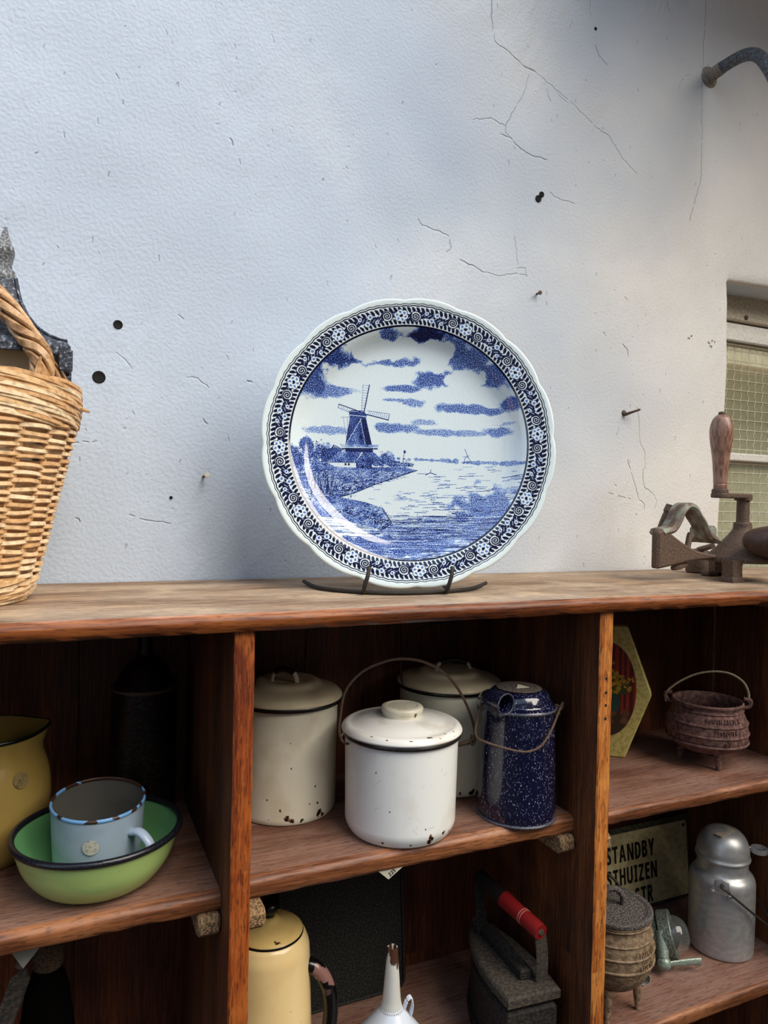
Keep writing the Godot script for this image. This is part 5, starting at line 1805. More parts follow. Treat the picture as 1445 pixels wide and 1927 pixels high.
func build_speckled_can() -> void:
	var t := thing("speckled_can", "dark blue white-speckled enamel can with a spout and wire bail, right end of shelf", "can", v3(0.6665, MID_Y, -0.0947))
	var m := mat(Color.WHITE, 0.14, 0.0, speckled(111))
	m.clearcoat_enabled = true
	m.clearcoat = 0.6
	m.clearcoat_roughness = 0.08
	var m2 := m.duplicate()
	m2.uv1_scale = v3(1, 0.45, 1)
	var grey := mottled(112, 0.05, [[0.3, Color(0.12, 0.12, 0.16)], [0.5, Color(0.30, 0.31, 0.36)], [0.8, Color(0.48, 0.48, 0.50)]], 0.4, 0.1, 14.0)
	part(lathe(fillet([v2(0, 0.003), v2(0.060, 0.003), v2(0.0605, 0.006), v2(0.0615, 0.014), v2(0.0565, 0.170), v2(0.0545, 0.170), v2(0.056, 0.02), v2(0, 0.007)], 0.002), 96), "body", m, t, Transform3D(), 50.0)
	part(lathe(fillet([v2(0.058, 0.0), v2(0.0626, 0.0), v2(0.0632, 0.0014), v2(0.0624, 0.0032), v2(0.0595, 0.004), v2(0.058, 0.0)], 0.001, 2), 96), "foot_ring", grey, t)
	var lid := part(lathe(fillet([v2(0.0570, 0.1690), v2(0.0590, 0.1705), v2(0.0588, 0.1740), v2(0.0555, 0.1765), v2(0.0520, 0.1790), v2(0.0505, 0.1850), v2(0.0460, 0.1940), v2(0.0390, 0.1985), v2(0.0, 0.2000), v2(0.0, 0.169), v2(0.0570, 0.1690)], [0, 0.001, 0.001, 0.002, 0.002, 0.006, 0.006, 0.004, 0, 0, 0], 4), 72), "lid", m2, t, Transform3D(), 60.0)
	part(lathe(fillet([v2(0.0560, 0.1685), v2(0.0592, 0.1692), v2(0.0600, 0.1722), v2(0.0572, 0.1752), v2(0.0550, 0.1745)], 0.001, 2), 72), "lid_rim", grey, lid, Transform3D(), 38.0, false)
	part(lathe([v2(0, 0.2), v2(0.036, 0.2), v2(0.034, 0.2012), v2(0, 0.2016)], 40), "dusty_top", mottled(113, 0.04, [[0.3, Color(0.20, 0.18, 0.17)], [0.7, Color(0.42, 0.37, 0.33)]], 0.95, 0.0, 10.0), lid)
	part(extrude([v2(-0.012, -0.006), v2(0.011, -0.008), v2(0.001, 0.009)], 0.0, 0.0012, 0.0003), "paper_scrap", M.paper, lid, Transform3D(Basis(Vector3.RIGHT, -PI / 2 + 0.1), v3(0.0, 0.2017, 0.004)))
	# spout: a hooded lip on the left, open towards the right front
	var p := t.position
	var sp := smooth_path([v3(0.6260, 1.082, -0.122) - p, v3(0.6165, 1.0940, -0.110) - p, v3(0.6125, 1.1020, -0.092) - p, v3(0.6125, 1.1035, -0.070) - p, v3(0.6150, 1.1030, -0.0540) - p], 6)
	var n := sp.size()
	var outer := PackedFloat32Array()
	var inner := PackedFloat32Array()
	for i in n:
		outer.append(lerpf(0.0135, 0.0168, float(i) / (n - 1)))
		inner.append(lerpf(0.0120, 0.0150, float(i) / (n - 1)))
	var hood := tube(sp, outer, 20, false)
	var hole := tube(sp, inner, 20, false)
	for i in range(0, hole.p.size(), 3):
		var q := hole.p[i + 1]
		hole.p[i + 1] = hole.p[i + 2]
		hole.p[i + 2] = q
	part(hood.add(hole), "spout", m2, lid, Transform3D(), 60.0, false)
	var fr := frames(sp)
	var ring := []
	for i in 20:
		var an := TAU * i / 20.0
		ring.append(sp[n - 1] + fr[n - 1][0] * cos(an) * 0.0160 + fr[n - 1][1] * sin(an) * 0.0160)
	ring.append(ring[0])
	part(tube(PackedVector3Array(ring), 0.0012, 6), "spout_lip", grey, lid)
	part(lathe([v2(0, 0), v2(0.0128, 0)], 20), "spout_throat", M.dark, lid, Transform3D(Basis(Quaternion(Vector3.UP, (sp[7] - sp[5]).normalized())), sp[6]), 38.0, false)
	var bail := []
	for q in [v3(0.6055, 1.0900, -0.1000), v3(0.6020, 1.0960, -0.0990), v3(0.5891, 1.0800, -0.09), v3(0.5720, 1.0662, -0.07), v3(0.5630, 1.0600, -0.05), v3(0.5710, 1.0560, -0.035), v3(0.5951, 1.0483, -0.025), v3(0.6245, 1.0409, -0.020), v3(0.6480, 1.0425, -0.020), v3(0.6650, 1.0500, -0.024), v3(0.6860, 1.0645, -0.034), v3(0.7060, 1.0800, -0.047), v3(0.7205, 1.0910, -0.0565), v3(0.7262, 1.0935, -0.060), v3(0.7275, 1.0870, -0.062), v3(0.7225, 1.0820, -0.061)]:
		bail.append(q - p)
	part(tube(smooth_path(bail, 6), 0.00185, 8), "bail", M.wire, t)
	part(extrude(fillet([v2(-0.006, -0.009), v2(0.006, -0.009), v2(0.006, 0.006), v2(0, 0.010), v2(-0.006, 0.006)], 0.003, 3, true), -0.001, 0.001, 0.0003), "ear", M.wire, t, Transform3D(Basis(Vector3.UP, 0.98) * Basis(Vector3.UP, PI / 2), v3(0.0588 * 0.83, 0.168, 0.0588 * 0.56)))
	part(extrude(fillet([v2(-0.006, -0.009), v2(0.006, -0.009), v2(0.006, 0.006), v2(0, 0.010), v2(-0.006, 0.006)], 0.003, 3, true), -0.001, 0.001, 0.0003), "ear", M.wire, t, Transform3D(Basis(Vector3.UP, 0.98) * Basis(Vector3.UP, PI / 2), v3(-0.0588 * 0.83, 0.168, -0.0588 * 0.56)))


# ------------------------------------------------------------------ left bay

func build_left_bay() -> void:
	var y := 0.907
	# mustard enamel jug, cut by the picture's edge
	var j := thing("enamel_jug", "mustard yellow enamel jug with dark rim and spout at the left edge", "jug", v3(-0.0900, y, -0.2640))
	var mm := mat(Color.WHITE, 0.16, 0.0, enamel(121, Color(0.62, 0.52, 0.28), Color(0.42, 0.32, 0.15), [], 8, 2))
	var spout := func(w: Vector3, a: float, q: Vector2) -> Vector3:
		# draw the lip out into a spout on the right
		var k := smoothstep(0.140, 0.172, q.y) * pow(maxf(0.0, cos(a - PI / 2)), 10.0)
		return w + v3(0.009 * k, 0.005 * k, 0)
	part(lathe(fillet([v2(0, 0.0), v2(0.058, 0.0), v2(0.066, 0.010), v2(0.078, 0.045), v2(0.0822, 0.080), v2(0.0790, 0.115), v2(0.0700, 0.142), v2(0.0680, 0.155), v2(0.0700, 0.1715), v2(0.0680, 0.1715), v2(0.0660, 0.155), v2(0.0770, 0.09), v2(0.062, 0.012), v2(0, 0.004)], [0, 0.004, 0.01, 0.02, 0.02, 0.02, 0.012, 0.008, 0, 0, 0.01, 0.02, 0.01, 0], 4), 96, spout), "body", mm, j, Transform3D(), 60.0)
	part(lathe(fillet([v2(0.0690, 0.1670), v2(0.0705, 0.1680), v2(0.0712, 0.1705), v2(0.0703, 0.1728), v2(0.0685, 0.1728), v2(0.0682, 0.1700), v2(0.0690, 0.1670)], 0.001, 2), 96, spout), "rim", mat(Color(0.05, 0.075, 0.06), 0.25), j)
	part(tube(smooth_path([v3(-0.066, 0.150, 0.0), v3(-0.095, 0.150, 0.0), v3(-0.118, 0.120, 0.0), v3(-0.112, 0.075, 0.0), v3(-0.082, 0.045, 0.0)], 6), 0.007, 12), "handle", mm, j)
	part(sticker_disc(0.0105, 0.0780), "price_sticker", sticker(122, Color(0.50, 0.42, 0.26), Color(0.22, 0.19, 0.13)), j, Transform3D(Basis(Vector3.UP, 0.62), v3(0, 0.120, 0)) * moved(0, 0, 0.0780) * Transform3D(Basis(Vector3.RIGHT, -0.30), Vector3.ZERO) * moved(0, 0, -0.0778), 38.0, false)
	# green basin with a dark rolled rim
	var b := thing("enamel_basin", "light green enamel basin with dark blue rolled rim holding the mug", "basin", v3(0.0485, y, -0.1365))
	var green := mat(Color.WHITE, 0.2, 0.0, enamel(123, Color(0.66, 0.77, 0.47), Color(0.56, 0.62, 0.30), [[0.62, 0.34, 2.0], [0.58, 0.36, 1.5]], 10, 4))
	var R := 0.1010
	part(lathe(fillet([v2(0, 0.0), v2(0.052, 0.0), v2(0.072, 0.008), v2(0.090, 0.030), v2(0.0985, 0.058), v2(R, 0.0685)], [0, 0.006, 0.012, 0.015, 0.01, 0], 5), 96), "bowl", green, b, Transform3D(), 60.0, false)
	part(lathe(fillet([v2(R, 0.0685), v2(R - 0.0016, 0.0685), v2(0.0968, 0.058), v2(0.088, 0.031), v2(0.070, 0.0095), v2(0.052, 0.0018), v2(0, 0.0018)], [0, 0, 0.01, 0.015, 0.012, 0.006, 0], 5), 96), "lining", mat(Color(0.42, 0.64, 0.43), 0.2), b, Transform3D(), 60.0, false)
	var rim := []
	for k in 73:
		var a := TAU * k / 72
		rim.append(v3(sin(a) * R, 0.0688, cos(a) * R))
	part(tube(PackedVector3Array(rim), 0.0042, 12, false), "rim", mottled(124, 0.05, [[0.3, Color(0.05, 0.055, 0.085)], [0.6, Color(0.10, 0.105, 0.14)], [0.82, Color(0.22, 0.22, 0.25)]], 0.3, 0.0, 14.0), b, Transform3D(), 60.0)
	# mug leaning a little in the basin
	var g := thing("enamel_mug", "grey blue enamel mug with chipped light blue rim sitting in the basin", "mug", v3(0.0487, y + 0.0190, -0.1560))
	g.rotation = v3(0.105, 0.0, 0.0)
	var grey := mat(Color.WHITE, 0.3, 0.0, enamel(125, Color(0.62, 0.69, 0.75), Color(0.46, 0.50, 0.50), [[0.665, 0.70, 5.0], [0.66, 0.66, 3.0], [0.48, 0.30, 1.5]], 26, 18))
	var inside := mat(Color.WHITE, 0.35, 0.0, enamel(126, Color(0.36, 0.35, 0.33), Color(0.22, 0.20, 0.18), [], 60, 10))
	part(lathe(fillet([v2(0, 0.0), v2(0.050, 0.0), v2(0.0540, 0.004), v2(0.0560, 0.040), v2(0.0575, 0.082), v2(0.0565, 0.082)], [0, 0.003, 0.003, 0.01, 0, 0], 4), 72), "body", grey, g, Transform3D(), 60.0, false)
	part(lathe(fillet([v2(0.0568, 0.082), v2(0.0545, 0.040), v2(0.0525, 0.006), v2(0, 0.004)], [0, 0.01, 0.004, 0], 4), 72), "lining", inside, g, Transform3D(), 60.0, false)
	var rim_im := Image.create(512, 16, false, Image.FORMAT_RGB8)
	rim_im.fill(Color(0.42, 0.62, 0.82))
	for q in [[0.02, 40], [0.10, 30], [0.93, 46], [0.84, 40], [0.20, 20], [0.74, 18], [0.35, 10], [0.47, 14], [0.55, 7], [0.62, 12], [0.66, 6]]:
		blob(rim_im, q[0] * 512, 6, q[1] * 0.7, Color(0.24, 0.16, 0.12), int(q[1]), 0.6)
	part(lathe(fillet([v2(0.0560, 0.0805), v2(0.0585, 0.0805), v2(0.0590, 0.0835), v2(0.0570, 0.0855), v2(0.0552, 0.0840), v2(0.0560, 0.0805)], 0.001, 2), 72), "rim", mat(Color.WHITE, 0.35, 0.0, ImageTexture.create_from_image(rim_im)), g, Transform3D(), 60.0)
	var hp := smooth_path([v3(0.0545, 0.062, 0.012), v3(0.070, 0.066, 0.016), v3(0.086, 0.055, 0.020), v3(0.090, 0.036, 0.021), v3(0.078, 0.020, 0.018), v3(0.0545, 0.016, 0.012)], 6)
	part(tube(hp, 0.0048, 12, true, 1.35), "handle", mat(Color(0.66, 0.72, 0.80), 0.25), g, Transform3D(Basis(Vector3.UP, -0.62), v3(0, -0.008, 0)), 60.0)
	part(sticker_disc(0.0098, 0.0575), "price_sticker", sticker(127, Color(0.72, 0.71, 0.66), Color(0.36, 0.35, 0.33)), g, Transform3D(Basis(Vector3.UP, -0.19), v3(0, 0.050, -0.0002)), 38.0, false)
	# dark bottle-like tin at the back
	var d := thing("dark_flask", "tall dark brown narrow-necked tin flask in shadow at the back", "flask", v3(0.1180, y, -0.2850))
	var tin := mottled(128, 0.03, [[0.2, Color(0.06, 0.045, 0.035)], [0.5, Color(0.12, 0.09, 0.07)], [0.8, Color(0.20, 0.155, 0.125)]], 0.35, 0.5, 8.0, 0.04)
	part(lathe(fillet([v2(0, 0), v2(0.047, 0.0), v2(0.0480, 0.004), v2(0.0475, 0.2090), v2(0.0460, 0.2130), v2(0.0300, 0.2420), v2(0.0140, 0.2580), v2(0.0, 0.2580)], 0.003), 64), "body", tin, d)
	part(lathe(fillet([v2(0, 0.256), v2(0.0125, 0.256), v2(0.0105, 0.262), v2(0.0095, 0.315), v2(0.0115, 0.318), v2(0.0115, 0.324), v2(0, 0.324)], 0.001), 32), "neck", tin, d)
	part(lathe([v2(0.0465, 0.2085), v2(0.0488, 0.2085), v2(0.0492, 0.2105), v2(0.0488, 0.2125), v2(0.0465, 0.2125)], 64), "seam", M.wire, d, Transform3D(), 38.0, false)


# a paper disc bent round a vessel of radius rr, facing +z
func sticker_disc(r: float, rr: float) -> MB:
	var b := MB.new()
	var at := func(x: float, y: float) -> Vector3: return v3(sin(x / rr) * (rr + 0.0006), y, cos(x / rr) * (rr + 0.0006))
	var n := 28
	for i in n:
		var a := TAU * i / n
		var c := TAU * (i + 1) / n
		for k in 3:
			var f := k / 3.0
			var e := (k + 1) / 3.0
			var q := [v2(cos(a), sin(a)) * r * f, v2(cos(a), sin(a)) * r * e, v2(cos(c), sin(c)) * r * e, v2(cos(c), sin(c)) * r * f]
			var p := []
			var u := []
			for s in q:
				p.append(at.call(s.x, s.y))
				u.append(v2(0.5 + s.x / r * 0.48, 0.5 - s.y / r * 0.48))
			if k == 0:
				b.tri(p[0], p[1], p[2], u[0], u[1], u[2])
			else:
				b.quad(p[0], p[1], p[2], p[3], u[0], u[1], u[2], u[3])
	return b


func build_lower_left_bay() -> void:
	var y := 0.529
	var t := thing("corroded_jar", "dark jar with a rough corroded collar under the left shelf", "jar", v3(-0.0085, y, -0.160))
	var rough := mottled(131, 0.035, [[0.25, Color(0.10, 0.075, 0.05)], [0.45, Color(0.20, 0.15, 0.10)], [0.55, Color(0.44, 0.36, 0.23)], [0.75, Color(0.24, 0.17, 0.11)]], 0.9, 0.0, 14.0, 0.3)
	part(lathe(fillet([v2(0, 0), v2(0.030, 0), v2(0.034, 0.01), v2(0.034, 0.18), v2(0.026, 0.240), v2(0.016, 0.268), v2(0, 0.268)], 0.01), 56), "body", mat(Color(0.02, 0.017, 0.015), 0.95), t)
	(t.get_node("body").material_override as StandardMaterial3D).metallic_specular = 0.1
	part(lathe(fillet([v2(0, 0.266), v2(0.0170, 0.266), v2(0.0188, 0.272), v2(0.0188, 0.310), v2(0.016, 0.314), v2(0, 0.314)], 0.003), 40), "collar", rough, t)
	var tg := thing("paper_tag", "grey paper price tag by the corroded jar under the left shelf", "price tag", v3(-0.0345, 0.8585, -0.088))
	part(extrude([v2(-0.013, 0.006), v2(0.0, -0.0165), v2(0.017, 0.004), v2(0.004, 0.024)], -0.0004, 0.0004, 0.0001), "card", mat(Color(0.50, 0.51, 0.47), 0.9), tg)
	var bl := thing("rusty_blade", "rusty curved iron blade leaning in the dark lower left bay", "blade", v3(-0.10, y, -0.095))
	var edge := smooth_path([v3(0.066, 0.302, -0.012), v3(0.055, 0.270, -0.008), v3(0.044, 0.240, -0.004), v3(0.030, 0.180, 0.0), v3(0.010, 0.09, 0.003), v3(0.002, 0.002, 0.004)], 6)
	var outs := PackedVector3Array()
	for q in edge:
		outs.append(v3(0.35, 0.1, 1).normalized())
	part(strip(edge, outs, 0.024, 0.003, false, true), "blade_plate", M.dark_iron, bl)
	part(tube(smooth_path([v3(0.060, 0.305, -0.012), v3(0.074, 0.330, -0.014), v3(0.078, 0.346, -0.014)], 5), 0.006, 10), "tang", M.iron, bl)


# ------------------------------------------------------------------ lower middle bay

func build_lower_middle_bay() -> void:
	var y := 0.530
	var t := thing("coffee_pot", "pale yellow enamel coffee pot with black knob and black curved handle", "coffee pot", v3(0.2865, y, -0.1700))
	var yel := mat(Color.WHITE, 0.2, 0.0, enamel(141, Color(0.91, 0.80, 0.58), Color(0.78, 0.64, 0.43), [], 14, 6))
	var lidm := mat(Color.WHITE, 0.24, 0.0, enamel(142, Color(0.83, 0.71, 0.45), Color(0.66, 0.53, 0.32), [[0.50, 0.455, 10.0], [0.49, 0.43, 6.0]], 16, 4))
	part(lathe(fillet([v2(0, 0.0), v2(0.066, 0.0), v2(0.069, 0.006), v2(0.0615, 0.200), v2(0.0600, 0.222), v2(0.0540, 0.2360), v2(0.0490, 0.2405), v2(0.0470, 0.2405), v2(0.055, 0.222), v2(0, 0.215)], [0, 0.003, 0.01, 0.02, 0.012, 0.006, 0, 0, 0, 0], 5), 80), "body", yel, t, Transform3D(), 60.0)
	var lid := part(lathe(fillet([v2(0, 0.2620), v2(0.012, 0.2615), v2(0.017, 0.2570), v2(0.030, 0.2530), v2(0.045, 0.2470), v2(0.0500, 0.2430), v2(0.0498, 0.2400), v2(0.046, 0.2395), v2(0, 0.2500)], [0, 0.003, 0.004, 0.01, 0.006, 0.001, 0.001, 0, 0], 4), 72), "lid", lidm, t, Transform3D(), 60.0)
	part(lathe(fillet([v2(0.0470, 0.2372), v2(0.0506, 0.2374), v2(0.0510, 0.2400), v2(0.0502, 0.2422), v2(0.0470, 0.2418)], 0.0006, 2), 72), "lid_rim", M.black, lid, Transform3D(), 38.0, false)
	part(lathe(fillet([v2(0, 0.2600), v2(0.0085, 0.2600), v2(0.0080, 0.2650), v2(0.0130, 0.2690), v2(0.0135, 0.2770), v2(0.0100, 0.2825), v2(0, 0.2835)], 0.003, 4), 32), "knob", M.black, lid, Transform3D(), 60.0)
	var him := Image.create(64, 256, false, Image.FORMAT_RGB8)
	him.fill(Color(0.045, 0.04, 0.04))
	for q in [[10, 52, 13.0, 0], [4, 66, 12.0, 0], [60, 58, 10.0, 0], [16, 84, 6.0, 1]]:
		blob(him, q[0], q[1], q[2], Color(0.52, 0.38, 0.35) if q[3] == 0 else Color(0.30, 0.23, 0.22), int(q[1]), 0.5)
	var hp := []
	for q in [v3(0.3190, 0.7165, -0.150), v3(0.3330, 0.7215, -0.147), v3(0.3460, 0.7190, -0.141), v3(0.3600, 0.7050, -0.136), v3(0.3690, 0.6820, -0.132), v3(0.3715, 0.6560, -0.130), v3(0.3685, 0.6280, -0.130), v3(0.3600, 0.5980, -0.133), v3(0.3440, 0.5740, -0.142), v3(0.3300, 0.5640, -0.150)]:
		hp.append(q - t.position)
	part(tube(smooth_path(hp, 6), 0.0108, 16), "handle", mat(Color.WHITE, 0.18, 0.0, ImageTexture.create_from_image(him)), t, Transform3D(), 60.0)
	part(lathe(fillet([v2(0, 0), v2(0.0150, 0.0), v2(0.0115, 0.010), v2(0.0110, 0.016), v2(0, 0.016)], 0.003, 4), 24), "handle_socket", yel, t, Transform3D(Basis(Quaternion(Vector3.UP, v3(0.80, 0.1, 0.55).normalized())), v3(0.3215, 0.7150, -0.1530) - t.position), 60.0)
	part(tube(smooth_path([v3(-0.055, 0.06, 0.01), v3(-0.050, 0.12, 0.014), v3(-0.056, 0.19, 0.010), v3(-0.060, 0.226, 0.008)], 6), PackedFloat32Array(range(19).map(func(i: int) -> float: return lerpf(0.017, 0.007, i / 18.0))), 14), "spout", yel, t)

	# funnel standing on its mouth
	var f := thing("enamel_funnel", "white enamel funnel standing upside down with a rusty tip", "funnel", v3(0.4440, y, -0.0750))
	var fw := mat(Color.WHITE, 0.24, 0.0, enamel(143, Color(0.83, 0.86, 0.90), Color(0.6, 0.55, 0.48), [], 16, 10))
	var tip := Image.create(256, 256, false, Image.FORMAT_RGB8)
	tip.fill(Color(0.80, 0.80, 0.77))
	for q in [[128, 238, 26.0], [100, 226, 18.0], [160, 214, 24.0], [178, 180, 16.0], [182, 150, 12.0], [120, 205, 14.0], [60, 240, 20.0], [10, 235, 24.0], [210, 240, 22.0], [186, 110, 9.0]]:
		blob(tip, q[0], q[1] * 0.52, q[2] * 0.9, Color(0.30, 0.19, 0.14), int(q[0]), 0.5)
	part(lathe(fillet([v2(0.079, 0.0), v2(0.082, 0.001), v2(0.0805, 0.035), v2(0.0770, 0.068), v2(0.0170, 0.1440), v2(0.0155, 0.1480), v2(0.0150, 0.1440), v2(0.075, 0.066), v2(0.079, 0.0)], [0, 0.002, 0.005, 0.01, 0.004, 0, 0, 0.01, 0], 5), 72), "cone", fw, f, Transform3D(), 60.0)
	part(lathe(fillet([v2(0.0160, 0.142), v2(0.0155, 0.1480), v2(0.0135, 0.1560), v2(0.0122, 0.1700), v2(0.0100, 0.2000), v2(0.0072, 0.2330), v2(0.0060, 0.2330), v2(0.0088, 0.2000), v2(0.0140, 0.1420)], [0, 0.003, 0.004, 0.006, 0.006, 0, 0, 0.004, 0], 4), 32), "stem", mat(Color.WHITE, 0.35, 0.0, ImageTexture.create_from_image(tip)), f, Transform3D(), 60.0)
	part(lathe([v2(0.0165, 0.1415), v2(0.0172, 0.1440), v2(0.0160, 0.1465)], 32), "joint_ring", mottled(144, 0.06, [[0.4, Color(0.75, 0.75, 0.73)], [0.6, Color(0.30, 0.2, 0.15)]], 0.5, 0.0, 20.0), f, Transform3D(), 38.0, false)
	part(strip(smooth_path([v3(0.0165, 0.140, 0.006), v3(0.0215, 0.156, 0.008), v3(0.0275, 0.158, 0.008), v3(0.0300, 0.146, 0.008), v3(0.0280, 0.130, 0.006)], 5), PackedVector3Array(range(21).map(func(_i: int) -> Vector3: return v3(0.5, 1, 0.1))), 0.008, 0.002), "hanging_loop", fw, f)

	# box iron with a red grip
	var ir := thing("box_iron", "old dark box iron with a red wooden grip at the bay's right", "iron", v3(0.680, y, -0.13))
	var o := moved(-0.680, -y, 0.13)
	var plan := [v2(0.7180, 0.0387), v2(0.6257, 0.0463), v2(0.6262, 0.090), v2(0.6310, 0.135), v2(0.6420, 0.178), v2(0.6600, 0.218), v2(0.6930, 0.262), v2(0.7150, 0.220), v2(0.7250, 0.170), v2(0.7270, 0.120), v2(0.7235, 0.075)]
	var lay := func(y0: float, y1: float, grow: float, bev: float) -> MB:
		var q := []
		for k in plan:
			q.append(v2(0.680 + (k.x - 0.680) * grow, 0.13 + (k.y - 0.13) * grow))
		return extrude(q, y0, y1, bev)
	var flat := Transform3D(Basis(v3(1, 0, 0), v3(0, 0, -1), v3(0, 1, 0)), v3(-0.680, -y, 0.13))
	part(lay.call(0.530, 0.546, 1.02, 0.003), "sole_plate", M.dark_iron, ir, flat)
	part(lay.call(0.546, 0.628, 0.94, 0.004), "box_body", M.dark_iron, ir, flat)
	part(lay.call(0.637, 0.655, 1.0, 0.003), "lid", M.dusty_iron, ir, flat)
	part(lay.call(0.626, 0.639, 0.80, 0.001), "vent", M.dark, ir, flat)
	part(extrude([v2(0.668, 0.075), v2(0.690, 0.072), v2(0.700, 0.20), v2(0.676, 0.215)], 0.655, 0.672, 0.003), "handle_foot", M.dark_iron, ir, flat)
	var strap := smooth_path([v3(0.6985, 0.6545, -0.0620), v3(0.6975, 0.690, -0.0590), v3(0.6930, 0.725, -0.0580), v3(0.6890, 0.7395, -0.0585)], 6)
	part(strip(strap, PackedVector3Array(range(strap.size()).map(func(_i: int) -> Vector3: return v3(-0.12, 0.15, 1))), 0.0205, 0.0035), "rear_strap", M.dusty_iron, ir, o)
	part(strip(PackedVector3Array([v3(0.6800, 0.655, -0.205), v3(0.6770, 0.70, -0.208), v3(0.6735, 0.760, -0.207)]), PackedVector3Array([Vector3.BACK, Vector3.BACK, Vector3.BACK]), 0.0205, 0.0035), "front_strap", M.dark_iron, ir, o)
	var red := mat(Color(0.50, 0.045, 0.055), 0.55)
	var grip := PackedVector3Array([v3(0.6892, 0.7400, -0.0540), v3(0.6880, 0.7412, -0.0640), v3(0.6835, 0.7455, -0.1000), v3(0.6790, 0.7500, -0.1400)])
	part(tube(grip, PackedFloat32Array([0.0120, 0.0128, 0.0122, 0.0135]), 20), "grip", red, ir, o, 50.0)
	part(tube(PackedVector3Array([v3(0.6795, 0.7500, -0.1390), v3(0.6735, 0.7560, -0.2100)]), 0.0125, 20), "grip_tail", mat(Color(0.06, 0.035, 0.03), 0.6), ir, o)
	for k in [0.34, 0.40]:
		var a: Vector3 = grip[1].lerp(grip[3], k)
		var d := (grip[3] - grip[1]).normalized() * 0.0009
		part(tube(PackedVector3Array([a - d, a + d]), 0.0131, 20), "grip_line", mat(Color(0.72, 0.40, 0.37), 0.6), ir, o)
	part(lathe(fillet([v2(0, 0), v2(0.006, 0.0), v2(0.004, 0.003), v2(0, 0.0035)], 0.001), 12), "rivet", M.dusty_iron, ir, Transform3D(Basis(Vector3.RIGHT, PI / 2), v3(0.6892, 0.7398, -0.0545) - v3(0.680, y, -0.13)))

	# a handwritten price tag hanging under the middle shelf
	var tg := thing("paper_tag", "small white price tag marked 225 hanging under the middle shelf edge", "price tag", v3(0.4305, 0.8870, -0.0560))
	var tf := Transform3D(Basis(Vector3.BACK, 0.0), Vector3.ZERO)
	part(extrude([v2(-0.0195, 0.0), v2(-0.0045, -0.0135), v2(0.0170, 0.0)], -0.0004, 0.0004, 0.0001), "card", M.paper, tg, tf)
	part(lettering("225", 0.0060, 0.0004, 0.8, func(s: float) -> Transform3D: return Transform3D(Basis(Vector3.BACK, 0.62), v3(s * 0.82 + 0.001, s * 0.57 - 0.0040, 0.0006))), "writing", mat(Color(0.10, 0.10, 0.16), 0.8), tg)
	# a dark baking sheet at the back of the bay
	var bk := thing("baking_sheet", "dark speckled baking sheet leaning on the back boards behind the funnel", "baking sheet", v3(0.470, y, -0.300))
	var sheet := mottled(145, 0.05, [[0.3, Color(0.05, 0.055, 0.05)], [0.5, Color(0.11, 0.115, 0.105)], [0.8, Color(0.24, 0.24, 0.22)]], 0.7, 0.3, 9.0, 0.06)
	var lean := Basis(Vector3.RIGHT, -0.10)
	part(extrude(fillet([v2(-0.125, 0.0), v2(0.105, 0.0), v2(0.105, 0.300), v2(-0.125, 0.300)], 0.02, 5, true), 0.0, 0.003, 0.0008), "sheet", sheet, bk, Transform3D(lean, Vector3.ZERO))
	var rp := []
	for q in fillet([v2(-0.125, 0.003), v2(0.105, 0.003), v2(0.105, 0.300), v2(-0.125, 0.300)], 0.02, 5, true):
		rp.append(v3(q.x, q.y, 0.004))
	rp.append(rp[0])
	part(tube(PackedVector3Array(rp), 0.003, 8), "rolled_rim", sheet, bk, Transform3D(lean, Vector3.ZERO))


# ------------------------------------------------------------------ right bay

func iron_pot(t: Node3D, prof: Array, ridges: Array, m: Material, leg_r: float, leg_h: float, leg_turn: float) -> MeshInstance3D:
	var body := part(lathe(prof, 96), "body", m, t, Transform3D(), 45.0)
	for q in ridges:
		var pts := []
		for k in 73:
			var a := TAU * k / 72
			pts.append(v3(sin(a) * q[0], q[1], cos(a) * q[0]))
		part(tube(PackedVector3Array(pts), q[2], 10, false), "ridge", m, body, Transform3D(), 60.0)
	for k in 3:
		var a := leg_turn + TAU * k / 3.0
		var d := v3(sin(a), 0, cos(a))
		part(tube(PackedVector3Array([d * (leg_r * 0.90) + v3(0, leg_h + 0.010, 0), d * (leg_r * 0.97) + v3(0, leg_h * 0.5, 0), d * leg_r]), PackedFloat32Array([0.0088, 0.0066, 0.0042]), 12), "leg", m, t)
	return body


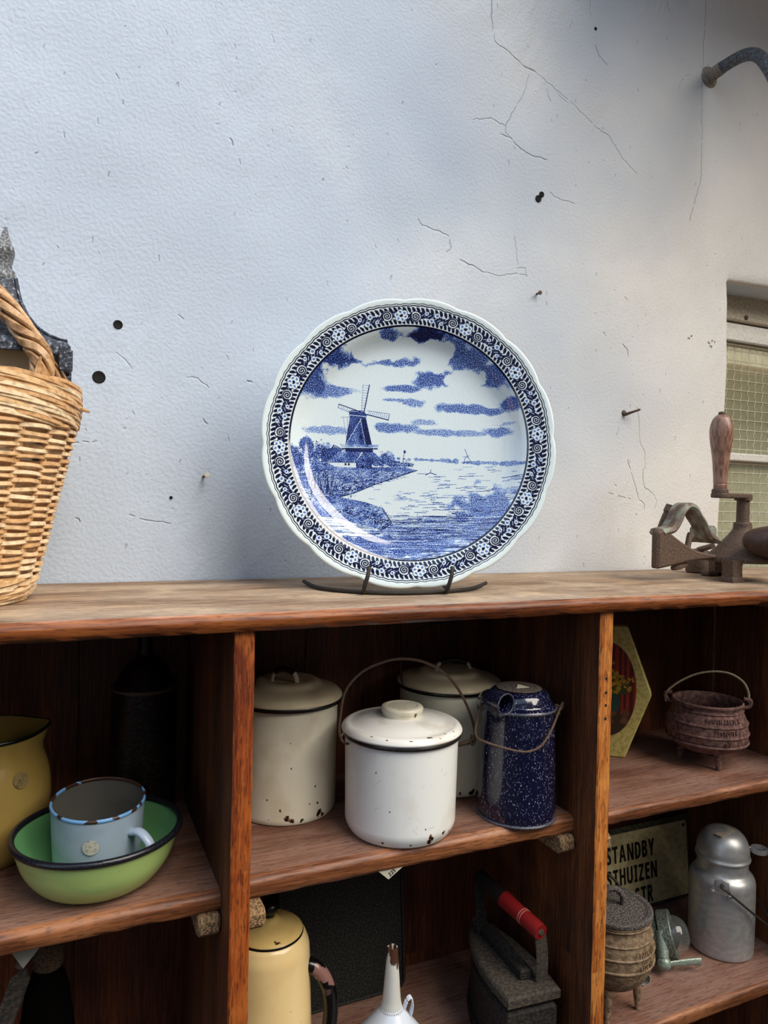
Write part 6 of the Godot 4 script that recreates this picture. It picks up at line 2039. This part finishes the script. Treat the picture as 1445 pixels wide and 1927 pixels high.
func build_right_bay() -> void:
	var y := 0.911
	# hexagonal tin with a flower picture
	var th := deg_to_rad(43.0)
	var corner := v3(1.0154, y, -0.2304)
	var nrm := v3(-sin(th), 0, cos(th))
	var ax := v3(cos(th), 0, sin(th))
	var H := 0.262
	var half := 0.0335
	var wide := 0.0815
	var c := corner - ax * half - nrm * 0.012
	var t := thing("hexagonal_tin", "yellow green hexagonal tin with an oval picture of flowers behind the right upright", "tin", c)
	t.transform = Transform3D(Basis(ax, Vector3.UP, nrm), c)
	var tin := mottled(151, 0.02, [[0.2, Color(0.70, 0.64, 0.34)], [0.42, Color(0.79, 0.74, 0.44)], [0.7, Color(0.83, 0.79, 0.49)]], 0.35, 0.25, 8.0)
	var hex := [v2(-half, 0.0), v2(half, 0.0), v2(wide, H * 0.5), v2(half, H), v2(-half, H), v2(-wide, H * 0.5)]
	var shrink := func(k: float) -> Array: return hex.map(func(q: Vector2) -> Vector2: return v2(q.x * k, (q.y - H * 0.5) * k + H * 0.5))
	part(extrude(fillet(shrink.call(0.965), 0.006, 3, true), -0.035, 0.0, 0.002), "body", tin, t)
	var lid := part(extrude(fillet(hex, 0.006, 3, true), -0.010, 0.012, 0.003), "lid", tin, t)
	part(extrude(fillet(shrink.call(0.975), 0.006, 3, true), -0.0125, -0.0095, 0.0008), "seam", mat(Color(0.10, 0.085, 0.04), 0.6), t)
	var oval := []
	for k in 48:
		var a := TAU * k / 48
		oval.append(v2(cos(a) * 0.0525, H * 0.5 + 0.004 + sin(a) * 0.092))
	part(extrude(oval, 0.0118, 0.0128, 0.0003), "picture", mat(Color.WHITE, 0.35, 0.0, flower_picture()), lid, Transform3D(), 38.0)
	# (its picture is laid on by the outline's own coordinates)
	var pm: StandardMaterial3D = lid.get_node("picture").material_override
	pm.uv1_scale = v3(1.0 / 0.110, -1.0 / 0.190, 1)
	pm.uv1_offset = v3(0.5, (H * 0.5 + 0.004) / 0.190 + 0.5, 0)

	# open three-legged pot with its bail up
	var p := thing("iron_pot", "small rusty open three-legged iron pot with raised bail, on upper right shelf", "pot", v3(1.157, y, -0.161), 0, "three-legged iron pots")
	var prof := fillet([v2(0, 0.0225), v2(0.030, 0.0235), v2(0.052, 0.0310), v2(0.068, 0.0430), v2(0.0738, 0.0570), v2(0.0738, 0.0700), v2(0.0718, 0.0880), v2(0.0640, 0.1060), v2(0.0615, 0.1130), v2(0.0655, 0.1190), v2(0.0655, 0.1225), v2(0.0620, 0.1235), v2(0.0590, 0.1130), v2(0.0680, 0.0800), v2(0.0690, 0.0560), v2(0.0480, 0.0340), v2(0, 0.0270)], [0, 0.006, 0.008, 0.01, 0.006, 0.006, 0.008, 0.006, 0.003, 0.002, 0.002, 0.001, 0.004, 0.01, 0.01, 0.01, 0], 3)
	iron_pot(p, prof, [[0.0715, 0.0862, 0.0024], [0.0735, 0.0665, 0.0026], [0.0735, 0.0490, 0.0024], [0.0640, 0.1085, 0.0014]], M.rust, 0.0480, 0.030, deg_to_rad(-21.0))
	var cast_text := func(text: String, hgt: float, r: float, yy: float, a0: float, slope: float, m: Material, parent: Node3D) -> void:
		part(lettering(text, hgt, 0.0030, 0.72, func(s: float) -> Transform3D:
			var a: float = a0 + s / r
			var f := v3(sin(a), slope, cos(a)).normalized()
			var x := v3(cos(a), 0, -sin(a))
			return Transform3D(Basis(x, f.cross(x), f), v3(sin(a) * r, yy, cos(a) * r))), "raised_lettering", m, parent)
	cast_text.call("SOUTH AFRICA", 0.0088, 0.0683, 0.0975, deg_to_rad(-22.0), 0.42, M.rust, p)
	cast_text.call("BESTDUTY", 0.0086, 0.0735, 0.0772, deg_to_rad(-20.0), 0.10, M.rust, p)
	cast_text.call("1/4", 0.0080, 0.0745, 0.0580, deg_to_rad(-18.0), 0.0, M.rust, p)
	for s in [-1, 1]:
		var e: Vector3 = v3(0.73, 0, 0.68) * s
		part(tube(smooth_path([e * 0.060 + v3(0, 0.112, 0), e * 0.074 + v3(0, 0.116, 0), e * 0.076 + v3(0, 0.128, 0), e * 0.064 + v3(0, 0.130, 0)], 5), 0.0038, 8), "ear", M.rust, p)
	var bail := []
	for q in [v3(1.1020, 1.022, -0.212), v3(1.1010, 1.036, -0.2125), v3(1.1080, 1.050, -0.206), v3(1.1220, 1.0660, -0.193), v3(1.1420, 1.0810, -0.175), v3(1.1650, 1.0890, -0.153), v3(1.1860, 1.0870, -0.134), v3(1.2020, 1.0740, -0.119), v3(1.2090, 1.0550, -0.112), v3(1.2100, 1.0360, -0.111)]:
		bail.append(q - p.position)
	part(tube(smooth_path(bail, 6), 0.0026, 10, true, 0.8), "bail", mottled(152, 0.03, [[0.3, Color(0.52, 0.48, 0.37)], [0.6, Color(0.70, 0.66, 0.53)], [0.8, Color(0.76, 0.72, 0.60)]], 0.5, 0.3, 20.0), p)


func flower_picture() -> ImageTexture:
	# a plain vase of yellow flowers before a red curtain
	var w := 128
	var h := 224
	var im := Image.create(w, h, false, Image.FORMAT_RGB8)
	var g := RandomNumberGenerator.new()
	g.seed = 155
	for x in w:
		var k := 0.5 + 0.5 * sin(x * 0.42 + 1.3 * sin(x * 0.13))
		var c := Color(0.25, 0.05, 0.04).lerp(Color(0.62, 0.17, 0.10), k)
		im.fill_rect(Rect2i(x, 0, 1, h), c)
	for yy in range(150, h):
		for x in w:
			im.set_pixel(x, yy, im.get_pixel(x, yy).lerp(Color(0.20, 0.16, 0.10), clampf((yy - 150) / 24.0, 0.0, 1.0)))
	for k in 16:
		blob(im, g.randf_range(20, 110), g.randf_range(160, 190), g.randf_range(4, 9), Color(0.45, 0.28, 0.18, 0.6), g.randi())
	for yy in range(122, 164):
		var r := 6.0 + 7.0 * sin((yy - 118) / 46.0 * PI)
		im.fill_rect(Rect2i(int(80 - r), yy, int(r * 2), 1), Color(0.14, 0.27, 0.22))
	for k in 60:
		var a := v2(80, 124)
		stroke(im, a, a + v2(g.randf_range(-34, 34), g.randf_range(-52, -6)), 1.6, Color(0.20, 0.28, 0.12))
	for k in 54:
		blob(im, 80 + g.randfn(0, 17), 92 + g.randfn(0, 14), g.randf_range(2.5, 5.0), Color(0.82, 0.66, 0.16).darkened(g.randf_range(0, 0.35)), g.randi(), 0.6)
	return ImageTexture.create_from_image(im)


# ------------------------------------------------------------------ lower right bay

func build_lower_right_bay() -> void:
	var y := 0.536
	# street sign leaning against the back
	var t := thing("enamel_sign", "cream metal sign lettered STANDBY leaning against the back of the lower bay", "sign", v3(1.105, y + 0.006, -0.315))
	t.rotation.x = -0.10
	var cream := mottled(161, 0.02, [[0.25, Color(0.70, 0.65, 0.47)], [0.5, Color(0.78, 0.73, 0.54)], [0.8, Color(0.80, 0.75, 0.57)]], 0.5, 0.1, 6.0, 0.02)
	var rim := mottled(162, 0.03, [[0.3, Color(0.20, 0.20, 0.14)], [0.7, Color(0.34, 0.33, 0.25)]], 0.6, 0.2, 6.0)
	part(extrude(fillet([v2(-0.192, 0.0), v2(0.192, 0.0), v2(0.192, 0.178), v2(-0.192, 0.178)], 0.006, 4, true), 0.0, 0.004, 0.001), "rim_plate", rim, t)
	part(extrude(fillet([v2(-0.185, 0.007), v2(0.184, 0.007), v2(0.184, 0.166), v2(-0.185, 0.166)], 0.008, 4, true), 0.004, 0.0056, 0.0008), "face", cream, t)
	var inkm := mat(Color(0.045, 0.045, 0.04), 0.45)
	for q in [["STANDBY", 0.1265, 0.0855], ["OOSTHUIZEN", 0.0790, 0.0905], ["D STR", 0.0315, 0.0760]]:
		var b := lettering(q[0], 0.0345, 0.0030, 0.56, func(s: float) -> Transform3D: return moved(s, -0.0345 * 0.36, 0.0055))
		var hi := -INF
		for v in b.p:
			hi = maxf(hi, v.x)
		part(b, "raised_lettering", inkm, t, moved(q[2] - hi, q[1] + 0.010, 0.0))
	part(lathe([v2(0, 0.0), v2(0.0042, 0.0), v2(0.0042, 0.0008), v2(0, 0.0008)], 16), "screw_hole", M.dark, t, Transform3D(Basis(Vector3.RIGHT, PI / 2), v3(0.1745, 0.156, 0.0053)))

	# lidded three-legged pot by the upright
	var p := thing("iron_pot", "tan lidded three-legged iron pot half behind the right upright", "pot", v3(0.874, y, -0.100), 0, "three-legged iron pots")
	var prof := fillet([v2(0, 0.0500), v2(0.026, 0.0520), v2(0.048, 0.0640), v2(0.0630, 0.0850), v2(0.0690, 0.1070), v2(0.0688, 0.1280), v2(0.0655, 0.1480), v2(0.0612, 0.1640), v2(0.0610, 0.1690), v2(0.0650, 0.1745), v2(0.0650, 0.1775), v2(0, 0.1775)], [0, 0.008, 0.012, 0.012, 0.01, 0.01, 0.01, 0.004, 0.003, 0.002, 0.001, 0], 4)
	iron_pot(p, prof, [[0.0652, 0.1480, 0.0020], [0.0688, 0.1280, 0.0021], [0.0690, 0.1070, 0.0023], [0.0630, 0.1715, 0.0018]], M.pot_tan, 0.0500, 0.056, deg_to_rad(72.0))
	var cast_text := func(text: String, hgt: float, r: float, yy: float, a0: float, slope: float) -> void:
		part(lettering(text, hgt, 0.0026, 0.72, func(s: float) -> Transform3D:
			var a: float = a0 + s / r
			var f := v3(sin(a), slope, cos(a)).normalized()
			var x := v3(cos(a), 0, -sin(a))
			return Transform3D(Basis(x, f.cross(x), f), v3(sin(a) * r, yy, cos(a) * r))), "raised_lettering", M.pot_tan, p)
	cast_text.call("FALKIRK", 0.0095, 0.0675, 0.1345, deg_to_rad(16.0), 0.16)
	cast_text.call("SIZE 1/2", 0.0085, 0.0692, 0.1140, deg_to_rad(14.0), 0.02)
	var lid := part(lathe(fillet([v2(0, 0.1775), v2(0.0655, 0.1775), v2(0.0668, 0.1800), v2(0.0662, 0.1850), v2(0.0640, 0.1868), v2(0.0575, 0.1862), v2(0.0545, 0.1832), v2(0.030, 0.1842), v2(0, 0.1848)], [0, 0.001, 0.002, 0.002, 0.002, 0.002, 0.002, 0, 0], 4), 80), "lid", M.pot_lid, p, Transform3D(), 50.0)
	part(tube(smooth_path([v3(-0.018, 0.180, -0.006), v3(-0.017, 0.200, -0.006), v3(-0.008, 0.2110, -0.003), v3(0.006, 0.2110, 0.002), v3(0.016, 0.199, 0.006), v3(0.017, 0.180, 0.006)], 6), 0.0048, 12), "loop_handle", M.pot_lid, lid)
	part(tube(smooth_path([v3(-0.045, 0.160, -0.045), v3(-0.048, 0.186, -0.060), v3(-0.010, 0.2060, -0.070), v3(0.030, 0.2060, -0.062), v3(0.052, 0.190, -0.048), v3(0.058, 0.168, -0.032)], 6), 0.0026, 8), "bail", M.black_wire, p)

	# small hand-cranked fitting with a glass dome
	var C := v3(1.072, 0.5845, -0.168)
	var A := v3(0.70, 0.27, 0.66).normalized()
	var d := thing("crank_fitting", "small grey green metal crank fitting with a clear glass dome", "crank fitting", v3(1.06, y, -0.16))
	var met := mottled(163, 0.03, [[0.25, Color(0.26, 0.28, 0.25)], [0.5, Color(0.44, 0.47, 0.43)], [0.8, Color(0.56, 0.59, 0.55)]], 0.42, 0.55, 12.0, 0.02)
	var pale := mottled(164, 0.03, [[0.25, Color(0.42, 0.47, 0.42)], [0.5, Color(0.54, 0.60, 0.55)], [0.8, Color(0.64, 0.68, 0.62)]], 0.4, 0.3, 12.0)
	var turn := Transform3D(Basis(Quaternion(Vector3.UP, A)), C - d.position)
	part(lathe(fillet([v2(0, -0.046), v2(0.034, -0.046), v2(0.037, -0.042), v2(0.0375, -0.024), v2(0.035, -0.0225), v2(0.0385, -0.021), v2(0.0390, -0.0125), v2(0, -0.0125)], 0.0012, 3), 56), "rear_drum", met, d, turn)
	part(lathe(fillet([v2(0, -0.0120), v2(0.0425, -0.0105), v2(0.0435, -0.0080), v2(0.0435, 0.0115), v2(0.0420, 0.0135), v2(0.0345, 0.0135), v2(0.0335, 0.0110), v2(0, 0.0105)], 0.0012, 3), 56), "front_ring", met, d, turn)
	var glass := mat(Color(0.9, 0.95, 0.93, 0.05), 0.03)
	glass.transparency = BaseMaterial3D.TRANSPARENCY_ALPHA
	part(lathe(fillet([v2(0.0335, 0.0115), v2(0.0325, 0.0210), v2(0.0255, 0.0345), v2(0.0120, 0.0410), v2(0, 0.0415)], 0.01, 6), 48), "glass_dome", glass, d, turn, 60.0, false)
	part(lathe(fillet([v2(0, 0.0108), v2(0.027, 0.0108), v2(0.020, 0.018), v2(0.006, 0.024), v2(0, 0.024)], 0.003, 3), 32), "works", M.dark_iron, d, turn)
	part(tube(smooth_path([v3(1.0470, 0.6040, -0.158) - d.position, v3(1.0410, 0.5850, -0.148) - d.position, v3(1.0345, 0.5660, -0.138) - d.position], 6), PackedFloat32Array(range(13).map(func(i: int) -> float: return lerpf(0.0120, 0.0098, i / 12.0))), 18), "crank_shaft", pale, d)
	part(lathe(fillet([v2(0, -0.009), v2(0.0095, -0.009), v2(0.0125, -0.004), v2(0.0125, 0.003), v2(0.0090, 0.0095), v2(0.0025, 0.0120), v2(0, 0.0120)], 0.003, 4), 28), "hub", pale, d, Transform3D(Basis(Quaternion(Vector3.UP, v3(-0.35, -0.62, 0.70).normalized())), v3(1.0335, 0.5585, -0.135) - d.position), 60.0)
	var lev := smooth_path([v3(1.0400, 0.5560, -0.134) - d.position, v3(1.0600, 0.5560, -0.129) - d.position, v3(1.0880, 0.5560, -0.122) - d.position, v3(1.1060, 0.5550, -0.117) - d.position], 5)
	part(tube(lev, PackedFloat32Array(range(16).map(func(i: int) -> float: return lerpf(0.0046, 0.0078, i / 15.0))), 14, true, 0.5), "lever", pale, d, Transform3D(), 60.0)

	# bright short tube lying by the pot
	var tb := thing("metal_tube", "short bright metal tube lying behind the tan pot", "tube", v3(0.978, y, -0.125))
	var bright := mat(Color(0.80, 0.80, 0.78), 0.25, 0.7)
	part(lathe([v2(0.0115, 0.0), v2(0.0115, 0.060), v2(0.0100, 0.060), v2(0.0100, 0.0), v2(0.0115, 0.0)], 32), "barrel", bright, tb, Transform3D(Basis(Quaternion(Vector3.UP, v3(0.25, 0.0, -0.95).normalized())), v3(0, 0.0122, 0)))

	# aluminium milk can
	var m := thing("milk_can", "dull aluminium milk can with domed lid and wire bail", "milk can", v3(1.211, y, -0.162))
	var alu := mottled(165, 0.02, [[0.2, Color(0.66, 0.66, 0.655)], [0.5, Color(0.71, 0.71, 0.70)], [0.8, Color(0.75, 0.75, 0.74)]], 0.40, 0.6, 6.0)
	part(lathe(fillet([v2(0, 0.0), v2(0.057, 0.0), v2(0.0598, 0.003), v2(0.0606, 0.060), v2(0.0606, 0.1370), v2(0.0575, 0.1480), v2(0.0485, 0.1560), v2(0.0470, 0.1620), v2(0.0470, 0.1870), v2(0.0450, 0.1870), v2(0.0450, 0.160), v2(0, 0.150)], [0, 0.002, 0.003, 0.01, 0.006, 0.006, 0.005, 0.003, 0, 0, 0, 0], 5), 80), "body", alu, m, Transform3D(), 60.0)
	var ml := part(lathe(fillet([v2(0.0475, 0.1790), v2(0.0505, 0.1795), v2(0.0515, 0.1825), v2(0.0490, 0.1875), v2(0.0490, 0.1960), v2(0.0450, 0.2160), v2(0.0330, 0.2310), v2(0.0150, 0.2365), v2(0, 0.2370), v2(0, 0.180), v2(0.0475, 0.1790)], [0, 0.001, 0.0015, 0.002, 0.005, 0.012, 0.012, 0.008, 0, 0, 0], 5), 72), "lid", alu, m, Transform3D(), 60.0)
	part(lathe([v2(0.0130, 0.0), v2(0.0150, 0.0), v2(0.0150, 0.0095), v2(0.0130, 0.0095), v2(0.0130, 0.0)], 28), "lid_ring", alu, ml, Transform3D(Basis(Vector3.UP, 0.0), v3(0.0475, 0.1975, 0.0445)) , 30.0)
	part(box(v3(0.012, 0.009, 0.004), 0.001), "ring_tab", alu, ml, Transform3D(Basis(Vector3.UP, -0.75), v3(0.0345, 0.2020, 0.0335)))
	part(box(v3(0.042, 0.0009, 0.017), 0.0003), "paper_label", mat(Color(0.60, 0.55, 0.48), 0.9), ml, Transform3D(Basis(Vector3.UP, 0.10) * Basis(Vector3.BACK, 0.12), v3(-0.012, 0.2345, 0.014)))
	for s in [0, 1]:
		var e := Basis(Vector3.UP, deg_to_rad(-50.0 + 180.0 * s))
		part(extrude(fillet([v2(-0.024, -0.014), v2(0.022, -0.018), v2(0.013, 0.0), v2(0.013, 0.012), v2(-0.013, 0.012), v2(-0.014, 0.0)], 0.006, 4, true), 0.0604, 0.0622, 0.0006), "ear_plate", alu, m, Transform3D(e, v3(0, 0.146, 0)))
		part(lathe(fillet([v2(0.004, -0.001), v2(0.0112, 0.0), v2(0.0112, 0.0025), v2(0.004, 0.003)], 0.0008), 24), "ear_boss", alu, m, Transform3D(e * Basis(Vector3.RIGHT, PI / 2), e * v3(0, 0.149, 0.0612)))
		for rv in [v2(-0.0155, 0.133), v2(0.0140, 0.129)]:
			part(lathe(fillet([v2(0.0045, 0), v2(0.0035, 0.0022), v2(0, 0.0028)], 0.001), 14), "rivet", alu, m, Transform3D(e * Basis(Vector3.RIGHT, PI / 2), e * v3(rv.x, rv.y, 0.0618)), 50.0, false)
	var bp := []
	for q in [v3(1.1610, 0.686, -0.1205), v3(1.1570, 0.6835, -0.1165), v3(1.1660, 0.676, -0.108), v3(1.1900, 0.655, -0.098), v3(1.2200, 0.630, -0.090), v3(1.2500, 0.606, -0.086), v3(1.2750, 0.588, -0.088), v3(1.2880, 0.582, -0.098), v3(1.2935, 0.592, -0.115), v3(1.2915, 0.620, -0.145), v3(1.2820, 0.655, -0.180), v3(1.2680, 0.678, -0.203), v3(1.2600, 0.686, -0.2035)]:
		bp.append(q - m.position)
	part(tube(smooth_path(bp, 6), 0.0022, 8), "bail", M.black_wire, m)
